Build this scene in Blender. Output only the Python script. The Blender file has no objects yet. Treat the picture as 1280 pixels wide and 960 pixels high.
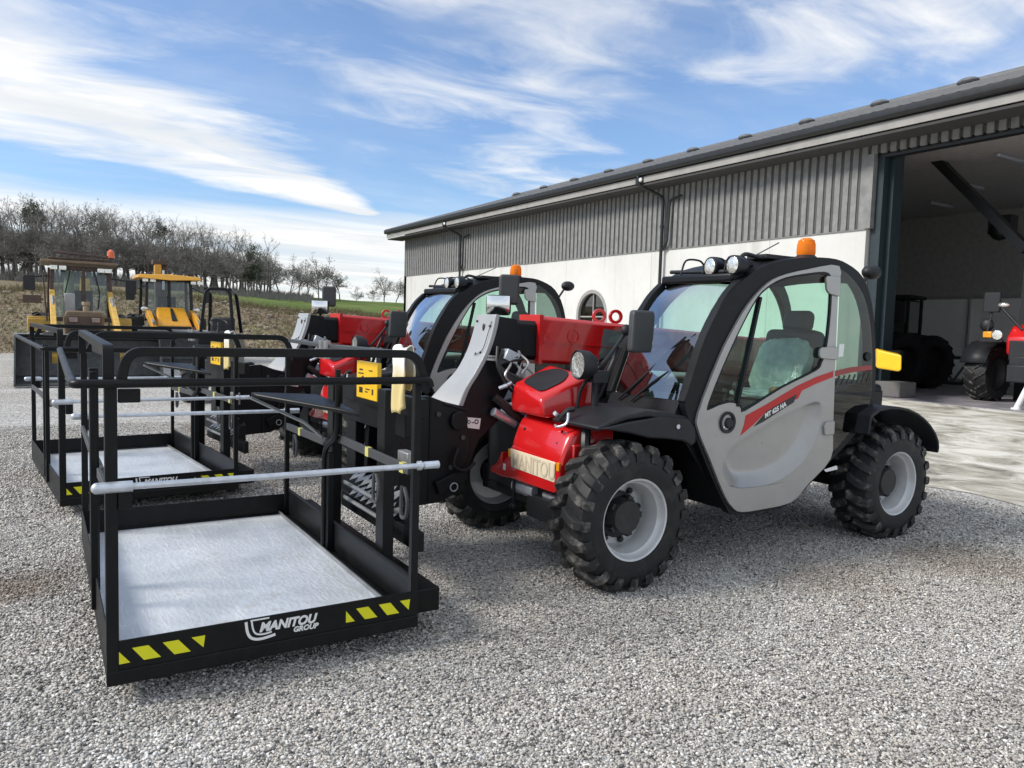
import bpy, math, random
import numpy as np
from mathutils import Vector, Matrix
from mathutils.geometry import tessellate_polygon
R = math.radians
random.seed(7)
SC = bpy.context.scene
COL = SC.collection
V = Vector

# ------------------------------------------------------------------ mesh builder
class MB:
    def __init__(s): s.v, s.f = [], []
    def add(s, vs, fs):
        n = len(s.v); s.v += [tuple(p) for p in vs]; s.f += [tuple(i + n for i in f) for f in fs]; return s
    def box(s, x0, x1, y0, y1, z0, z1):
        return s.add([(x0,y0,z0),(x1,y0,z0),(x1,y1,z0),(x0,y1,z0),(x0,y0,z1),(x1,y0,z1),(x1,y1,z1),(x0,y1,z1)],
                     [(0,3,2,1),(4,5,6,7),(0,1,5,4),(1,2,6,5),(2,3,7,6),(3,0,4,7)])
    def obox(s, c, size, m=None):
        m = m or Matrix.Identity(3); c = V(c); h = [a/2 for a in size]
        vs = [c + m @ V((sx*h[0], sy*h[1], sz*h[2])) for sz in (-1,1) for sy in (-1,1) for sx in (-1,1)]
        return s.add(vs, [(0,2,3,1),(4,5,7,6),(0,1,5,4),(1,3,7,5),(3,2,6,7),(2,0,4,6)])
    def bar(s, p, q, w, h, up=(0,0,1)):
        p, q = V(p), V(q); d = (q-p).normalized(); a = d.cross(V(up))
        if a.length < 1e-4: a = d.cross(V((1,0,0)))
        a.normalize(); b = a.cross(d)
        vs = [e + a*(i*w/2) + b*(j*h/2) for e in (p,q) for i,j in ((-1,-1),(1,-1),(1,1),(-1,1))]
        return s.add(vs, [(3,2,1,0),(4,5,6,7),(0,1,5,4),(1,2,6,5),(2,3,7,6),(3,0,4,7)])
    def ribbon(s, pts, w, h, up):          # rectangular bar swept along a path; up = width axis (fixed)
        pts = [V(p) for p in pts]; a = V(up).normalized(); n = len(pts); vs = []
        for i in range(n):
            t = (pts[min(i+1,n-1)] - pts[max(i-1,0)]).normalized(); b = a.cross(t).normalized()
            k = 1.0
            vs += [pts[i]+a*(x*w/2)+b*(y*h/2*k) for x,y in ((-1,-1),(1,-1),(1,1),(-1,1))]
        fs = [(3,2,1,0), tuple(4*(n-1)+i for i in range(4))]
        for i in range(n-1):
            for j in range(4): fs.append((4*i+j, 4*i+(j+1)%4, 4*i+4+(j+1)%4, 4*i+4+j))
        return s.add(vs, fs)
    def tube(s, pts, r, n=10, r2=None, caps=True):
        pts = [V(p) for p in pts]; m = len(pts); vs = []; ref = None
        for i in range(m):
            t = (pts[min(i+1,m-1)] - pts[max(i-1,0)]).normalized()
            if ref is None: ref = t.orthogonal().normalized()
            ref = (ref - t*ref.dot(t));
            if ref.length < 1e-5: ref = t.orthogonal()
            ref.normalize(); b = t.cross(ref)
            rr = r if r2 is None else r + (r2-r)*i/max(1,m-1)
            vs += [pts[i] + ref*(rr*math.cos(2*math.pi*k/n)) + b*(rr*math.sin(2*math.pi*k/n)) for k in range(n)]
        fs = []
        for i in range(m-1):
            for k in range(n): fs.append((n*i+k, n*i+(k+1)%n, n*i+n+(k+1)%n, n*i+n+k))
        if caps: fs += [tuple(reversed(range(n))), tuple(n*(m-1)+k for k in range(n))]
        return s.add(vs, fs)
    def lathe(s, prof, c, axis=(0,1,0), n=32, closed=False, caps=False):   # prof: (radius, along axis)
        c = V(c); ax = V(axis).normalized(); a = ax.orthogonal().normalized(); b = ax.cross(a); m = len(prof)
        vs = [c + ax*h + (a*math.cos(2*math.pi*k/n) + b*math.sin(2*math.pi*k/n))*r for r,h in prof for k in range(n)]
        fs = []
        for i in range(m if closed else m-1):
            j = (i+1) % m
            for k in range(n): fs.append((n*i+k, n*i+(k+1)%n, n*j+(k+1)%n, n*j+k))
        if caps and not closed:
            if prof[0][0] > 1e-4: fs.append(tuple(reversed(range(n))))
            if prof[-1][0] > 1e-4: fs.append(tuple(n*(m-1)+k for k in range(n)))
        return s.add(vs, fs)
    def prism(s, loop, ext, holes=()):     # planar 3d loop with holes, extruded by a vector
        loops = [[V(p) for p in loop]] + [[V(p) for p in h] for h in holes]; e = V(ext)
        flat = [p for l in loops for p in l]; N = len(flat)
        fs = []
        if holes:
            tri = tessellate_polygon(loops)
            fs = [tuple(t) for t in tri] + [tuple(i+N for i in reversed(t)) for t in tri]
        else:
            fs = [tuple(range(N)), tuple(reversed(range(N, 2*N)))]
        o = 0
        for l in loops:
            n = len(l)
            for i in range(n):
                j = (i+1) % n; fs.append((o+j, o+i, o+i+N, o+j+N))
            o += n
        return s.add(flat + [p+e for p in flat], fs)
    def sheet(s, loop): return s.add(list(loop), [tuple(range(len(loop)))])
    def strip(s, A, B):
        n = len(A); return s.add(list(A)+list(B), [(i, i+1, n+i+1, n+i) for i in range(n-1)])
    def ell(s, c, r, n=14, m=8, rot=None):
        c = V(c); rot = rot or Matrix.Identity(3); vs = []
        for i in range(m+1):
            t = math.pi*i/m
            for k in range(n):
                p = 2*math.pi*k/n
                vs.append(c + rot @ V((r[0]*math.sin(t)*math.cos(p), r[1]*math.sin(t)*math.sin(p), r[2]*math.cos(t))))
        return s.add(vs, [(n*i+k, n*i+n+k, n*i+n+(k+1)%n, n*i+(k+1)%n) for i in range(m) for k in range(n)])
    def build(s, name, mat, parent=None, bevel=0, angle=35, seg=2, smooth=True, weld=False):
        org = V((0,0,0)); p = parent
        while p is not None: org += p.location; p = p.parent
        me = bpy.data.meshes.new(name)
        me.from_pydata([(a[0]-org.x, a[1]-org.y, a[2]-org.z) for a in s.v], [], s.f)
        import bmesh
        bm = bmesh.new(); bm.from_mesh(me)
        if weld: bmesh.ops.remove_doubles(bm, verts=bm.verts, dist=1e-4)
        if len(s.f) < 60000: bmesh.ops.recalc_face_normals(bm, faces=bm.faces)
        bm.to_mesh(me); bm.free()
        me.materials.append(mat)
        if smooth:
            me.shade_smooth(); me.set_sharp_from_angle(angle=R(angle))
        o = bpy.data.objects.new(name, me); COL.objects.link(o)
        if parent: o.parent = parent
        if bevel:
            b = o.modifiers.new('Bevel', 'BEVEL'); b.width = bevel; b.segments = seg; b.limit_method = 'ANGLE'; b.angle_limit = R(40)
            b.harden_normals = False; b.use_clamp_overlap = True
        return o

def fillet(pts, r, n=6):
    pts = [V(p) for p in pts]; out = [pts[0]]
    for i in range(1, len(pts)-1):
        a, b, c = pts[i-1], pts[i], pts[i+1]
        d1, d2 = (a-b), (c-b); k = min(r, d1.length*.49, d2.length*.49)
        p, q = b + d1.normalized()*k, b + d2.normalized()*k
        for j in range(n+1):
            t = j/n; out.append(p*(1-t)**2 + b*2*t*(1-t) + q*t*t)
    return out + [pts[-1]]
def fillet_closed(pts, r, n=5):
    pts = [V(p) for p in pts]; out = []; N = len(pts)
    for i in range(N):
        a, b, c = pts[i-1], pts[i], pts[(i+1)%N]
        d1, d2 = (a-b), (c-b); k = min(r, d1.length*.45, d2.length*.45)
        p, q = b + d1.normalized()*k, b + d2.normalized()*k
        for j in range(n+1):
            t = j/n; out.append(p*(1-t)**2 + b*2*t*(1-t) + q*t*t)
    return out
def xz(pts, y): return [V((x, y, z)) for x, z in pts]
def spline(pts, per=6, closed=False):      # Catmull-Rom through points
    P = [V(p) for p in pts]; n = len(P); out = []
    for i in range(n if closed else n-1):
        if closed: a,b,c,d = P[i-1],P[i],P[(i+1)%n],P[(i+2)%n]
        else: a,b,c,d = P[max(i-1,0)],P[i],P[i+1],P[min(i+2,n-1)]
        for j in range(per):
            t = j/per
            out.append(.5*((2*b)+(c-a)*t+(2*a-5*b+4*c-d)*t*t+(3*b-a-3*c+d)*t**3))
    if not closed: out.append(P[-1])
    return out

def empty(name, loc, label=None, cat=None, group=None, rz=0):
    o = bpy.data.objects.new(name, None); COL.objects.link(o); o.location = loc; o.rotation_euler = (0,0,rz)
    o.empty_display_size = .2
    return tag(o, label, cat, group)
def tag(o, label=None, cat=None, group=None, kind=None):
    if label: o['label'] = label
    if cat: o['category'] = cat
    if group: o['group'] = group
    if kind: o['kind'] = kind
    return o
def dup(o, parent=None):
    c = o.copy(); COL.objects.link(c)
    if parent is not None: c.parent = parent
    for ch in list(o.children): dup(ch, c)
    return c
def place(o, loc, rz, label=None):
    c = dup(o); c.location = loc; c.rotation_euler = (0,0,rz)
    if label: c['label'] = label
    return c

# ------------------------------------------------------------------ materials
def nodes(name):
    m = bpy.data.materials.new(name); m.use_nodes = True; nt = m.node_tree
    return m, nt, nt.nodes['Principled BSDF'], nt.nodes.new, nt.links.new
def mat(name, col, rough=.5, metal=0, spec=.5, coat=0, var=.12, scale=6, bump=0, bscale=60, dirt=None, dirt_amt=.3, coatr=.05):
    m, nt, b, N, L = nodes(name)
    b.inputs['Roughness'].default_value = rough; b.inputs['Metallic'].default_value = metal
    b.inputs['Specular IOR Level'].default_value = spec; b.inputs['Coat Weight'].default_value = coat; b.inputs['Coat Roughness'].default_value = coatr
    tc = N('ShaderNodeTexCoord'); nz = N('ShaderNodeTexNoise'); nz.inputs['Scale'].default_value = scale; nz.inputs['Detail'].default_value = 5
    L(tc.outputs['Object'], nz.inputs['Vector'])
    rp = N('ShaderNodeValToRGB'); rp.color_ramp.elements[0].position = .3; rp.color_ramp.elements[1].position = .7
    rp.color_ramp.elements[0].color = tuple(c*(1-var) for c in col)+(1,); rp.color_ramp.elements[1].color = tuple(min(1,c*(1+var)) for c in col)+(1,)
    L(nz.outputs['Fac'], rp.inputs['Fac']); out = rp.outputs['Color']
    if dirt:
        n2 = N('ShaderNodeTexNoise'); n2.inputs['Scale'].default_value = scale*1.7; n2.inputs['Detail'].default_value = 9; n2.inputs['Roughness'].default_value = .7
        L(tc.outputs['Object'], n2.inputs['Vector'])
        r2 = N('ShaderNodeValToRGB'); r2.color_ramp.elements[0].position = .5; r2.color_ramp.elements[1].position = .75
        r2.color_ramp.elements[1].color = (dirt_amt,)*3+(1,)
        L(n2.outputs['Fac'], r2.inputs['Fac'])
        mx = N('ShaderNodeMixRGB'); mx.inputs['Color2'].default_value = tuple(dirt)+(1,)
        L(r2.outputs['Color'], mx.inputs['Fac']); L(out, mx.inputs['Color1']); out = mx.outputs['Color']
    L(out, b.inputs['Base Color'])
    rr = N('ShaderNodeMapRange'); rr.inputs['To Min'].default_value = max(.02, rough*.8); rr.inputs['To Max'].default_value = min(1, rough*1.2)
    L(nz.outputs['Fac'], rr.inputs['Value']); L(rr.outputs['Result'], b.inputs['Roughness'])
    if bump:
        n3 = N('ShaderNodeTexNoise'); n3.inputs['Scale'].default_value = bscale; n3.inputs['Detail'].default_value = 4
        L(tc.outputs['Object'], n3.inputs['Vector'])
        bp = N('ShaderNodeBump'); bp.inputs['Strength'].default_value = bump; bp.inputs['Distance'].default_value = .01
        L(n3.outputs['Fac'], bp.inputs['Height']); L(bp.outputs['Normal'], b.inputs['Normal'])
    return m
def glass(name, tint, refl=1.0, rough=.0, alpha=0, acol=(.1,.12,.11)):
    m, nt, b, N, L = nodes(name); nt.nodes.remove(b); out = nt.nodes['Material Output']
    t = N('ShaderNodeBsdfTransparent'); t.inputs['Color'].default_value = tuple(tint)+(1,)
    g = N('ShaderNodeBsdfGlossy'); g.inputs['Roughness'].default_value = rough
    lw = N('ShaderNodeLayerWeight'); lw.inputs['Blend'].default_value = .5
    pw = N('ShaderNodeMath'); pw.operation = 'POWER'; pw.inputs[1].default_value = 4.5; L(lw.outputs['Facing'], pw.inputs[0])
    ma = N('ShaderNodeMath'); ma.operation = 'MULTIPLY_ADD'; ma.inputs[1].default_value = .95; ma.inputs[2].default_value = .045; L(pw.outputs[0], ma.inputs[0])
    mu = N('ShaderNodeMath'); mu.operation = 'MULTIPLY'; mu.inputs[1].default_value = refl; mu.use_clamp = True
    L(ma.outputs[0], mu.inputs[0])
    mx = N('ShaderNodeMixShader'); L(mu.outputs[0], mx.inputs['Fac']); L(t.outputs[0], mx.inputs[1]); L(g.outputs[0], mx.inputs[2])
    fin = mx
    if alpha:
        d = N('ShaderNodeBsdfDiffuse'); d.inputs['Color'].default_value = tuple(acol)+(1,)
        m2 = N('ShaderNodeMixShader'); m2.inputs['Fac'].default_value = alpha
        L(mx.outputs[0], m2.inputs[1]); L(d.outputs[0], m2.inputs[2]); fin = m2
    L(fin.outputs[0], out.inputs['Surface']); return m

M = {}
M['black'] = mat('black_paint', (.006,.0065,.007), .42, spec=.22, bump=.04, bscale=90, dirt=(.05,.048,.042), dirt_amt=.15)
M['frame'] = mat('cab_black', (.006,.0065,.008), .42, spec=.25, bump=.05, bscale=300, dirt=(.05,.05,.05), dirt_amt=.10)
M['blackplastic'] = mat('black_plastic', (.012,.013,.016), .5, spec=.4, bump=.1, bscale=400, dirt=(.07,.07,.066), dirt_amt=.16)
M['darkgrey'] = mat('dark_grey_plastic', (.045,.048,.05), .5, bump=.08, bscale=300)
M['rubber'] = mat('tyre_rubber', (.010,.0105,.012), .55, spec=.35, bump=.15, bscale=70, scale=4, dirt=(.13,.12,.105), dirt_amt=.28)
M['tread'] = mat('tyre_tread', (.022,.022,.022), .68, spec=.35, bump=.3, bscale=45, scale=7, dirt=(.30,.28,.25), dirt_amt=.8)
M['rim'] = mat('silver_rim', (.58,.585,.59), .34, metal=.15, bump=.05, dirt=(.2,.19,.17), dirt_amt=.2)
M['hub'] = mat('hub_black', (.014,.015,.016), .5, dirt=(.08,.08,.075), dirt_amt=.3)
M['red'] = mat('red_paint', (.56,.010,.012), .25, coat=.6, var=.05, bump=.03, bscale=12, dirt=(.2,.05,.04), dirt_amt=.12)
M['decalred'] = mat('decal_red', (.50,.008,.010), .35, var=.05)
M['grey'] = mat('grey_door_paint', (.36,.355,.345), .30, coat=.5, var=.03, bump=.015, bscale=9, metal=.3, dirt=(.30,.27,.23), dirt_amt=.35)
M['greypanel'] = mat('grey_panel', (.34,.345,.35), .4, coat=.2, var=.05, dirt=(.2,.2,.19), dirt_amt=.15)
M['galv'] = mat('galvanised', (.58,.62,.68), .34, metal=.65, var=.15, scale=25, bump=.06, bscale=60)
M['chrome'] = mat('chrome', (.8,.8,.8), .08, metal=1, var=.03)
M['steel'] = mat('dull_steel', (.35,.35,.34), .4, metal=.7, var=.2, dirt=(.15,.1,.06), dirt_amt=.25)
M['yellow'] = mat('hazard_yellow', (.75,.72,.01), .45, var=.06)
M['white'] = mat('decal_white', (.8,.8,.79), .45, var=.03)
M['cream'] = mat('cream_panel', (.72,.62,.46), .45, var=.06, bump=.05)
M['creamraised'] = mat('cream_letters', (.55,.48,.37), .5, var=.06)
M['amber'] = mat('amber_reflector', (.75,.3,.01), .2, coat=.8)
M['redlens'] = mat('red_lens', (.35,.01,.01), .2, coat=.8)
M['signyellow'] = mat('sign_yellow', (.8,.48,.01), .4, var=.06)
M['ink'] = mat('print_black', (.02,.02,.02), .5)
M['lens'] = mat('lamp_lens', (.82,.79,.73), .12, metal=.75, var=.25, scale=40, bump=.9, bscale=28)
M['seat'] = mat('seat_vinyl', (.02,.02,.022), .6)
M['wrap'] = mat('plastic_wrap', (.46,.52,.50), .16, var=.2, scale=14, bump=1.0, bscale=18)
M['glass'] = glass('cab_glass', (.66,.86,.77), 1.0)
M['windscreen'] = glass('windscreen_glass', (.74,.92,.87), 5.5)
M['smoke'] = glass('smoked_glass', (.3,.36,.33), 1.3)
M['dome'] = glass('amber_dome', (1.0,.33,.01), 1.2, alpha=.55, acol=(.9,.28,.01))
M['concrete'] = mat('concrete_block', (.13,.125,.12), .9, bump=.3, bscale=40)
M['hose'] = mat('rubber_hose', (.012,.012,.013), .45)

def slope_alu():
    m, nt, b, N, L = nodes('film_covered_floor')
    b.inputs['Roughness'].default_value = .34; b.inputs['Metallic'].default_value = .15
    tc = N('ShaderNodeTexCoord')
    n1 = N('ShaderNodeTexNoise'); n1.inputs['Scale'].default_value = 3; n1.inputs['Detail'].default_value = 8
    L(tc.outputs['Object'], n1.inputs['Vector'])
    r = N('ShaderNodeValToRGB'); r.color_ramp.elements[0].color = (.50,.53,.56,1); r.color_ramp.elements[1].color = (.66,.69,.73,1)
    r.color_ramp.elements[0].position = .35; r.color_ramp.elements[1].position = .6
    L(n1.outputs['Fac'], r.inputs['Fac'])
    # wrinkles in the film, mostly running along the platform
    mp = N('ShaderNodeMapping'); mp.inputs['Scale'].default_value = (7, .55, 1); mp.inputs['Rotation'].default_value = (0,0,R(16))
    L(tc.outputs['Object'], mp.inputs['Vector'])
    w = N('ShaderNodeTexNoise'); w.inputs['Scale'].default_value = 1.3; w.inputs['Detail'].default_value = 4; w.inputs['Distortion'].default_value = .12
    L(mp.outputs[0], w.inputs['Vector'])
    wr = N('ShaderNodeValToRGB'); e = wr.color_ramp.elements; e[0].position = .485; e[1].position = .515; e[0].color = (0,0,0,1); e[1].color = (0,0,0,1)
    mid = wr.color_ramp.elements.new(.5); mid.color = (1,1,1,1)
    L(w.outputs['Fac'], wr.inputs['Fac'])
    # tread pattern: small lozenges
    ck = N('ShaderNodeTexVoronoi'); ck.inputs['Scale'].default_value = 42
    mp2 = N('ShaderNodeMapping'); mp2.inputs['Scale'].default_value = (1, .55, 1); mp2.inputs['Rotation'].default_value = (0,0,R(45))
    L(tc.outputs['Object'], mp2.inputs['Vector']); L(mp2.outputs[0], ck.inputs['Vector'])
    a = N('ShaderNodeMath'); a.operation = 'MULTIPLY_ADD'; a.inputs[1].default_value = .35
    L(wr.outputs['Color'], a.inputs[0]); 
    h = N('ShaderNodeMath'); h.operation = 'MULTIPLY'; h.inputs[1].default_value = .95; L(ck.outputs['Distance'], h.inputs[0])
    L(h.outputs[0], a.inputs[2])
    bp = N('ShaderNodeBump'); bp.inputs['Strength'].default_value = .28; bp.inputs['Distance'].default_value = .008
    L(a.outputs[0], bp.inputs['Height']); L(bp.outputs['Normal'], b.inputs['Normal'])
    mx = N('ShaderNodeMixRGB'); mx.inputs['Color2'].default_value = (.86,.87,.88,1)
    k = N('ShaderNodeMath'); k.operation = 'MULTIPLY'; k.inputs[1].default_value = .35; L(wr.outputs['Color'], k.inputs[0])
    L(k.outputs[0], mx.inputs['Fac']); L(r.outputs['Color'], mx.inputs['Color1']); 
    d = N('ShaderNodeTexNoise'); d.inputs['Scale'].default_value = 5.5; d.inputs['Detail'].default_value = 10; d.inputs['Roughness'].default_value = .75
    L(tc.outputs['Object'], d.inputs['Vector'])
    dr = N('ShaderNodeValToRGB'); dr.color_ramp.elements[0].position = .56; dr.color_ramp.elements[1].position = .72; dr.color_ramp.elements[1].color = (.75,.75,.75,1)
    L(d.outputs['Fac'], dr.inputs['Fac'])
    m3 = N('ShaderNodeMixRGB'); m3.inputs['Color2'].default_value = (.45,.42,.36,1); L(dr.outputs['Color'], m3.inputs['Fac']); L(mx.outputs['Color'], m3.inputs['Color1'])
    L(m3.outputs['Color'], b.inputs['Base Color'])
    return m
M['floor'] = slope_alu()

def gravel_mat(name, stones=False):
    m, nt, b, N, L = nodes(name)
    b.inputs['Roughness'].default_value = .85; b.inputs['Specular IOR Level'].default_value = .25
    geo = N('ShaderNodeNewGeometry')
    big = N('ShaderNodeTexNoise'); big.inputs['Scale'].default_value = .55; big.inputs['Detail'].default_value = 7; big.inputs['Roughness'].default_value = .62
    L(geo.outputs['Position'], big.inputs['Vector'])
    tint = N('ShaderNodeValToRGB'); e = tint.color_ramp.elements
    e[0].position = .3; e[0].color = (.82,.785,.745,1); e[1].position = .60; e[1].color = (1,1,1,1)
    L(big.outputs['Fac'], tint.inputs['Fac'])
    cr = N('ShaderNodeValToRGB'); cr.color_ramp.interpolation = 'LINEAR'
    cols = [(0,(.075,.074,.073)),(.14,(.285,.278,.268)),(.35,(.46,.45,.43)),(.55,(.55,.535,.51)),(.75,(.56,.515,.465)),(.88,(.70,.69,.67)),(1,(.90,.895,.88))]
    cr.color_ramp.elements[0].color = cols[0][1]+(1,); cr.color_ramp.elements[1].color = cols[-1][1]+(1,)
    for p, c in cols[1:-1]: cr.color_ramp.elements.new(p).color = c+(1,)
    if stones:
        at = N('ShaderNodeAttribute'); at.attribute_name = 'tone'; L(at.outputs['Fac'], cr.inputs['Fac'])
        nz = N('ShaderNodeTexNoise'); nz.inputs['Scale'].default_value = 160; L(geo.outputs['Position'], nz.inputs['Vector'])
        bp = N('ShaderNodeBump'); bp.inputs['Strength'].default_value = .3; bp.inputs['Distance'].default_value = .004
        L(nz.outputs['Fac'], bp.inputs['Height']); L(bp.outputs['Normal'], b.inputs['Normal'])
    else:
        vo = N('ShaderNodeTexVoronoi'); vo.inputs['Scale'].default_value = 62; L(geo.outputs['Position'], vo.inputs['Vector'])
        wn = N('ShaderNodeTexWhiteNoise'); L(vo.outputs['Color'], wn.inputs['Vector']); L(wn.outputs['Value'], cr.inputs['Fac'])
        bp = N('ShaderNodeBump'); bp.inputs['Strength'].default_value = .8; bp.inputs['Distance'].default_value = .02; bp.invert = True
        L(vo.outputs['Distance'], bp.inputs['Height']); L(bp.outputs['Normal'], b.inputs['Normal'])
    mx = N('ShaderNodeMixRGB'); mx.blend_type = 'MULTIPLY'; mx.inputs['Fac'].default_value = .8
    L(cr.outputs['Color'], mx.inputs['Color1']); L(tint.outputs['Color'], mx.inputs['Color2'])
    mpt = N('ShaderNodeMapping'); mpt.inputs['Scale'].default_value = (.22,1.5,1); mpt.inputs['Rotation'].default_value = (0,0,R(12)); L(geo.outputs['Position'], mpt.inputs['Vector'])
    tn = N('ShaderNodeTexNoise'); tn.inputs['Scale'].default_value = 1.0; tn.inputs['Detail'].default_value = 6; tn.inputs['Roughness'].default_value = .6; L(mpt.outputs[0], tn.inputs['Vector'])
    tr = N('ShaderNodeValToRGB'); e = tr.color_ramp.elements; e[0].position = .36; e[0].color = (.78,.775,.765,1); e[1].position = .58; e[1].color = (1,1,1,1); L(tn.outputs['Fac'], tr.inputs['Fac'])
    m5 = N('ShaderNodeMixRGB'); m5.blend_type = 'MULTIPLY'; m5.inputs['Fac'].default_value = .75; L(mx.outputs['Color'], m5.inputs['Color1']); L(tr.outputs['Color'], m5.inputs['Color2'])
    out = m5.outputs['Color']
    # brown damp stain at the left, and brown darker patches around the machines
    for (px, py, r, amt) in ((-.12,4.7,.24,.6),(4.1,2.75,.5,.35),(1.9,8.9,.8,.45),(2.3,10.5,.9,.5),(2.25,6.2,.5,.35),(5.2,2.6,.5,.35)):
        sb = N('ShaderNodeVectorMath'); sb.operation = 'DISTANCE'; sb.inputs[1].default_value = (px,py,0); L(geo.outputs['Position'], sb.inputs[0])
        n4 = N('ShaderNodeTexNoise'); n4.inputs['Scale'].default_value = 5; n4.inputs['Detail'].default_value = 6; L(geo.outputs['Position'], n4.inputs['Vector'])
        ad = N('ShaderNodeMath'); ad.operation = 'MULTIPLY_ADD'; ad.inputs[1].default_value = -r*1.5; L(n4.outputs['Fac'], ad.inputs[0]); L(sb.outputs['Value'], ad.inputs[2])
        mr = N('ShaderNodeMapRange'); mr.inputs['From Min'].default_value = -r*.3; mr.inputs['From Max'].default_value = r*.5; mr.inputs['To Min'].default_value = amt; mr.inputs['To Max'].default_value = 0
        L(ad.outputs[0], mr.inputs['Value'])
        mm = N('ShaderNodeMixRGB'); mm.blend_type = 'MULTIPLY'; mm.inputs['Color2'].default_value = (.42,.3,.22,1)
        L(mr.outputs['Result'], mm.inputs['Fac']); L(out, mm.inputs['Color1']); out = mm.outputs['Color']
    L(out, b.inputs['Base Color'])
    return m
M['gravel'] = gravel_mat('gravel_ground'); M['stones'] = gravel_mat('gravel_stones', True)

# ------------------------------------------------------------------ ground and gravel
g = MB()
g.add([(-120,-60,0),(9,-60,0),(9,60,0),(-120,60,0)], [(0,1,2,3)])
ground = g.build('ground', M['gravel'], smooth=False); tag(ground, kind='structure')

def inview(x, y, pad=.12):      # rough plan-view wedge so the loose stones lie where a camera near this spot looks
    a = math.atan2(x, y) - R(31.755)
    return abs(a) < R(36 + 40*pad)
def stones():
    rng = np.random.default_rng(3)
    t = (1+5**.5)/2
    ico = np.array([(-1,t,0),(1,t,0),(-1,-t,0),(1,-t,0),(0,-1,t),(0,1,t),(0,-1,-t),(0,1,-t),(t,0,-1),(t,0,1),(-t,0,-1),(-t,0,1)])/math.hypot(1,t)
    icf = np.array([(0,11,5),(0,5,1),(0,1,7),(0,7,10),(0,10,11),(1,5,9),(5,11,4),(11,10,2),(10,7,6),(7,1,8),(3,9,4),(3,4,2),(3,2,6),(3,6,8),(3,8,9),(4,9,5),(2,4,11),(6,2,10),(8,6,7),(9,8,1)])
    octv = np.array([(1,0,0),(-1,0,0),(0,1,0),(0,-1,0),(0,0,1),(0,0,-1)],float)
    octf = np.array([(0,2,4),(2,1,4),(1,3,4),(3,0,4),(2,0,5),(1,2,5),(3,1,5),(0,3,5)])
    allv, allf, allt = [], [], []; off = 0
    for (r0, r1, dens, smin, smax, bv, bf) in ((1.2,3.3,10500,.0028,.0074,ico,icf),(3.3,6.0,6200,.0036,.0082,octv,octf),(6.0,11.5,3000,.0055,.0102,octv,octf)):
        lo, hi = R(31.755-41), R(31.755+41)
        n = int(dens*(hi-lo)/2*(r1*r1-r0*r0))
        a = rng.uniform(lo,hi,n); rr = np.sqrt(rng.uniform(r0*r0,r1*r1,n))
        x, y = rr*np.sin(a), rr*np.cos(a)
        k = (x < 7.35 + .12*np.sin(y*3)) ; x, y = x[k], y[k]; n = len(x)
        s = np.exp(rng.uniform(math.log(smin), math.log(smax), n))
        sc = s[:,None]*rng.uniform(.7,1.3,(n,3))*np.array([1.15,1.0,.72])
        jit = 1+rng.uniform(-.28,.28,(n,len(bv),1))
        P = bv[None]*jit*sc[:,None]
        yaw = rng.uniform(0,6.283,n); pit = rng.normal(0,.45,n)
        c,sn = np.cos(pit)[:,None],np.sin(pit)[:,None]
        X,Z = P[...,0]*c-P[...,2]*sn, P[...,0]*sn+P[...,2]*c; Y = P[...,1]
        c,sn = np.cos(yaw)[:,None],np.sin(yaw)[:,None]
        X2,Y2 = X*c-Y*sn, X*sn+Y*c
        z0 = s*rng.uniform(.1,.9,n)
        P = np.stack([X2+x[:,None], Y2+y[:,None], Z+z0[:,None]],-1)
        F = bf[None]+(np.arange(n)*len(bv))[:,None,None]+off
        allv.append(P.reshape(-1,3)); allf.append(F.reshape(-1,3)); allt.append(np.repeat(rng.uniform(0,1,n), len(bv)))
        off += n*len(bv)
    v = np.concatenate(allv).astype(np.float32); f = np.concatenate(allf).astype(np.int32); tt = np.concatenate(allt).astype(np.float32)
    me = bpy.data.meshes.new('gravel')
    me.vertices.add(len(v)); me.vertices.foreach_set('co', v.ravel())
    me.loops.add(f.size); me.loops.foreach_set('vertex_index', f.ravel())
    me.polygons.add(len(f)); me.polygons.foreach_set('loop_start', np.arange(0,f.size,3,dtype=np.int32)); me.polygons.foreach_set('loop_total', np.full(len(f),3,np.int32))
    at = me.attributes.new('tone','FLOAT','POINT'); at.data.foreach_set('value', tt)
    me.update(calc_edges=True); me.materials.append(M['stones'])
    o = bpy.data.objects.new('gravel', me); COL.objects.link(o)
    tag(o, 'loose grey and beige gravel stones covering the yard', 'gravel', kind='stuff')
stones()

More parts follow.
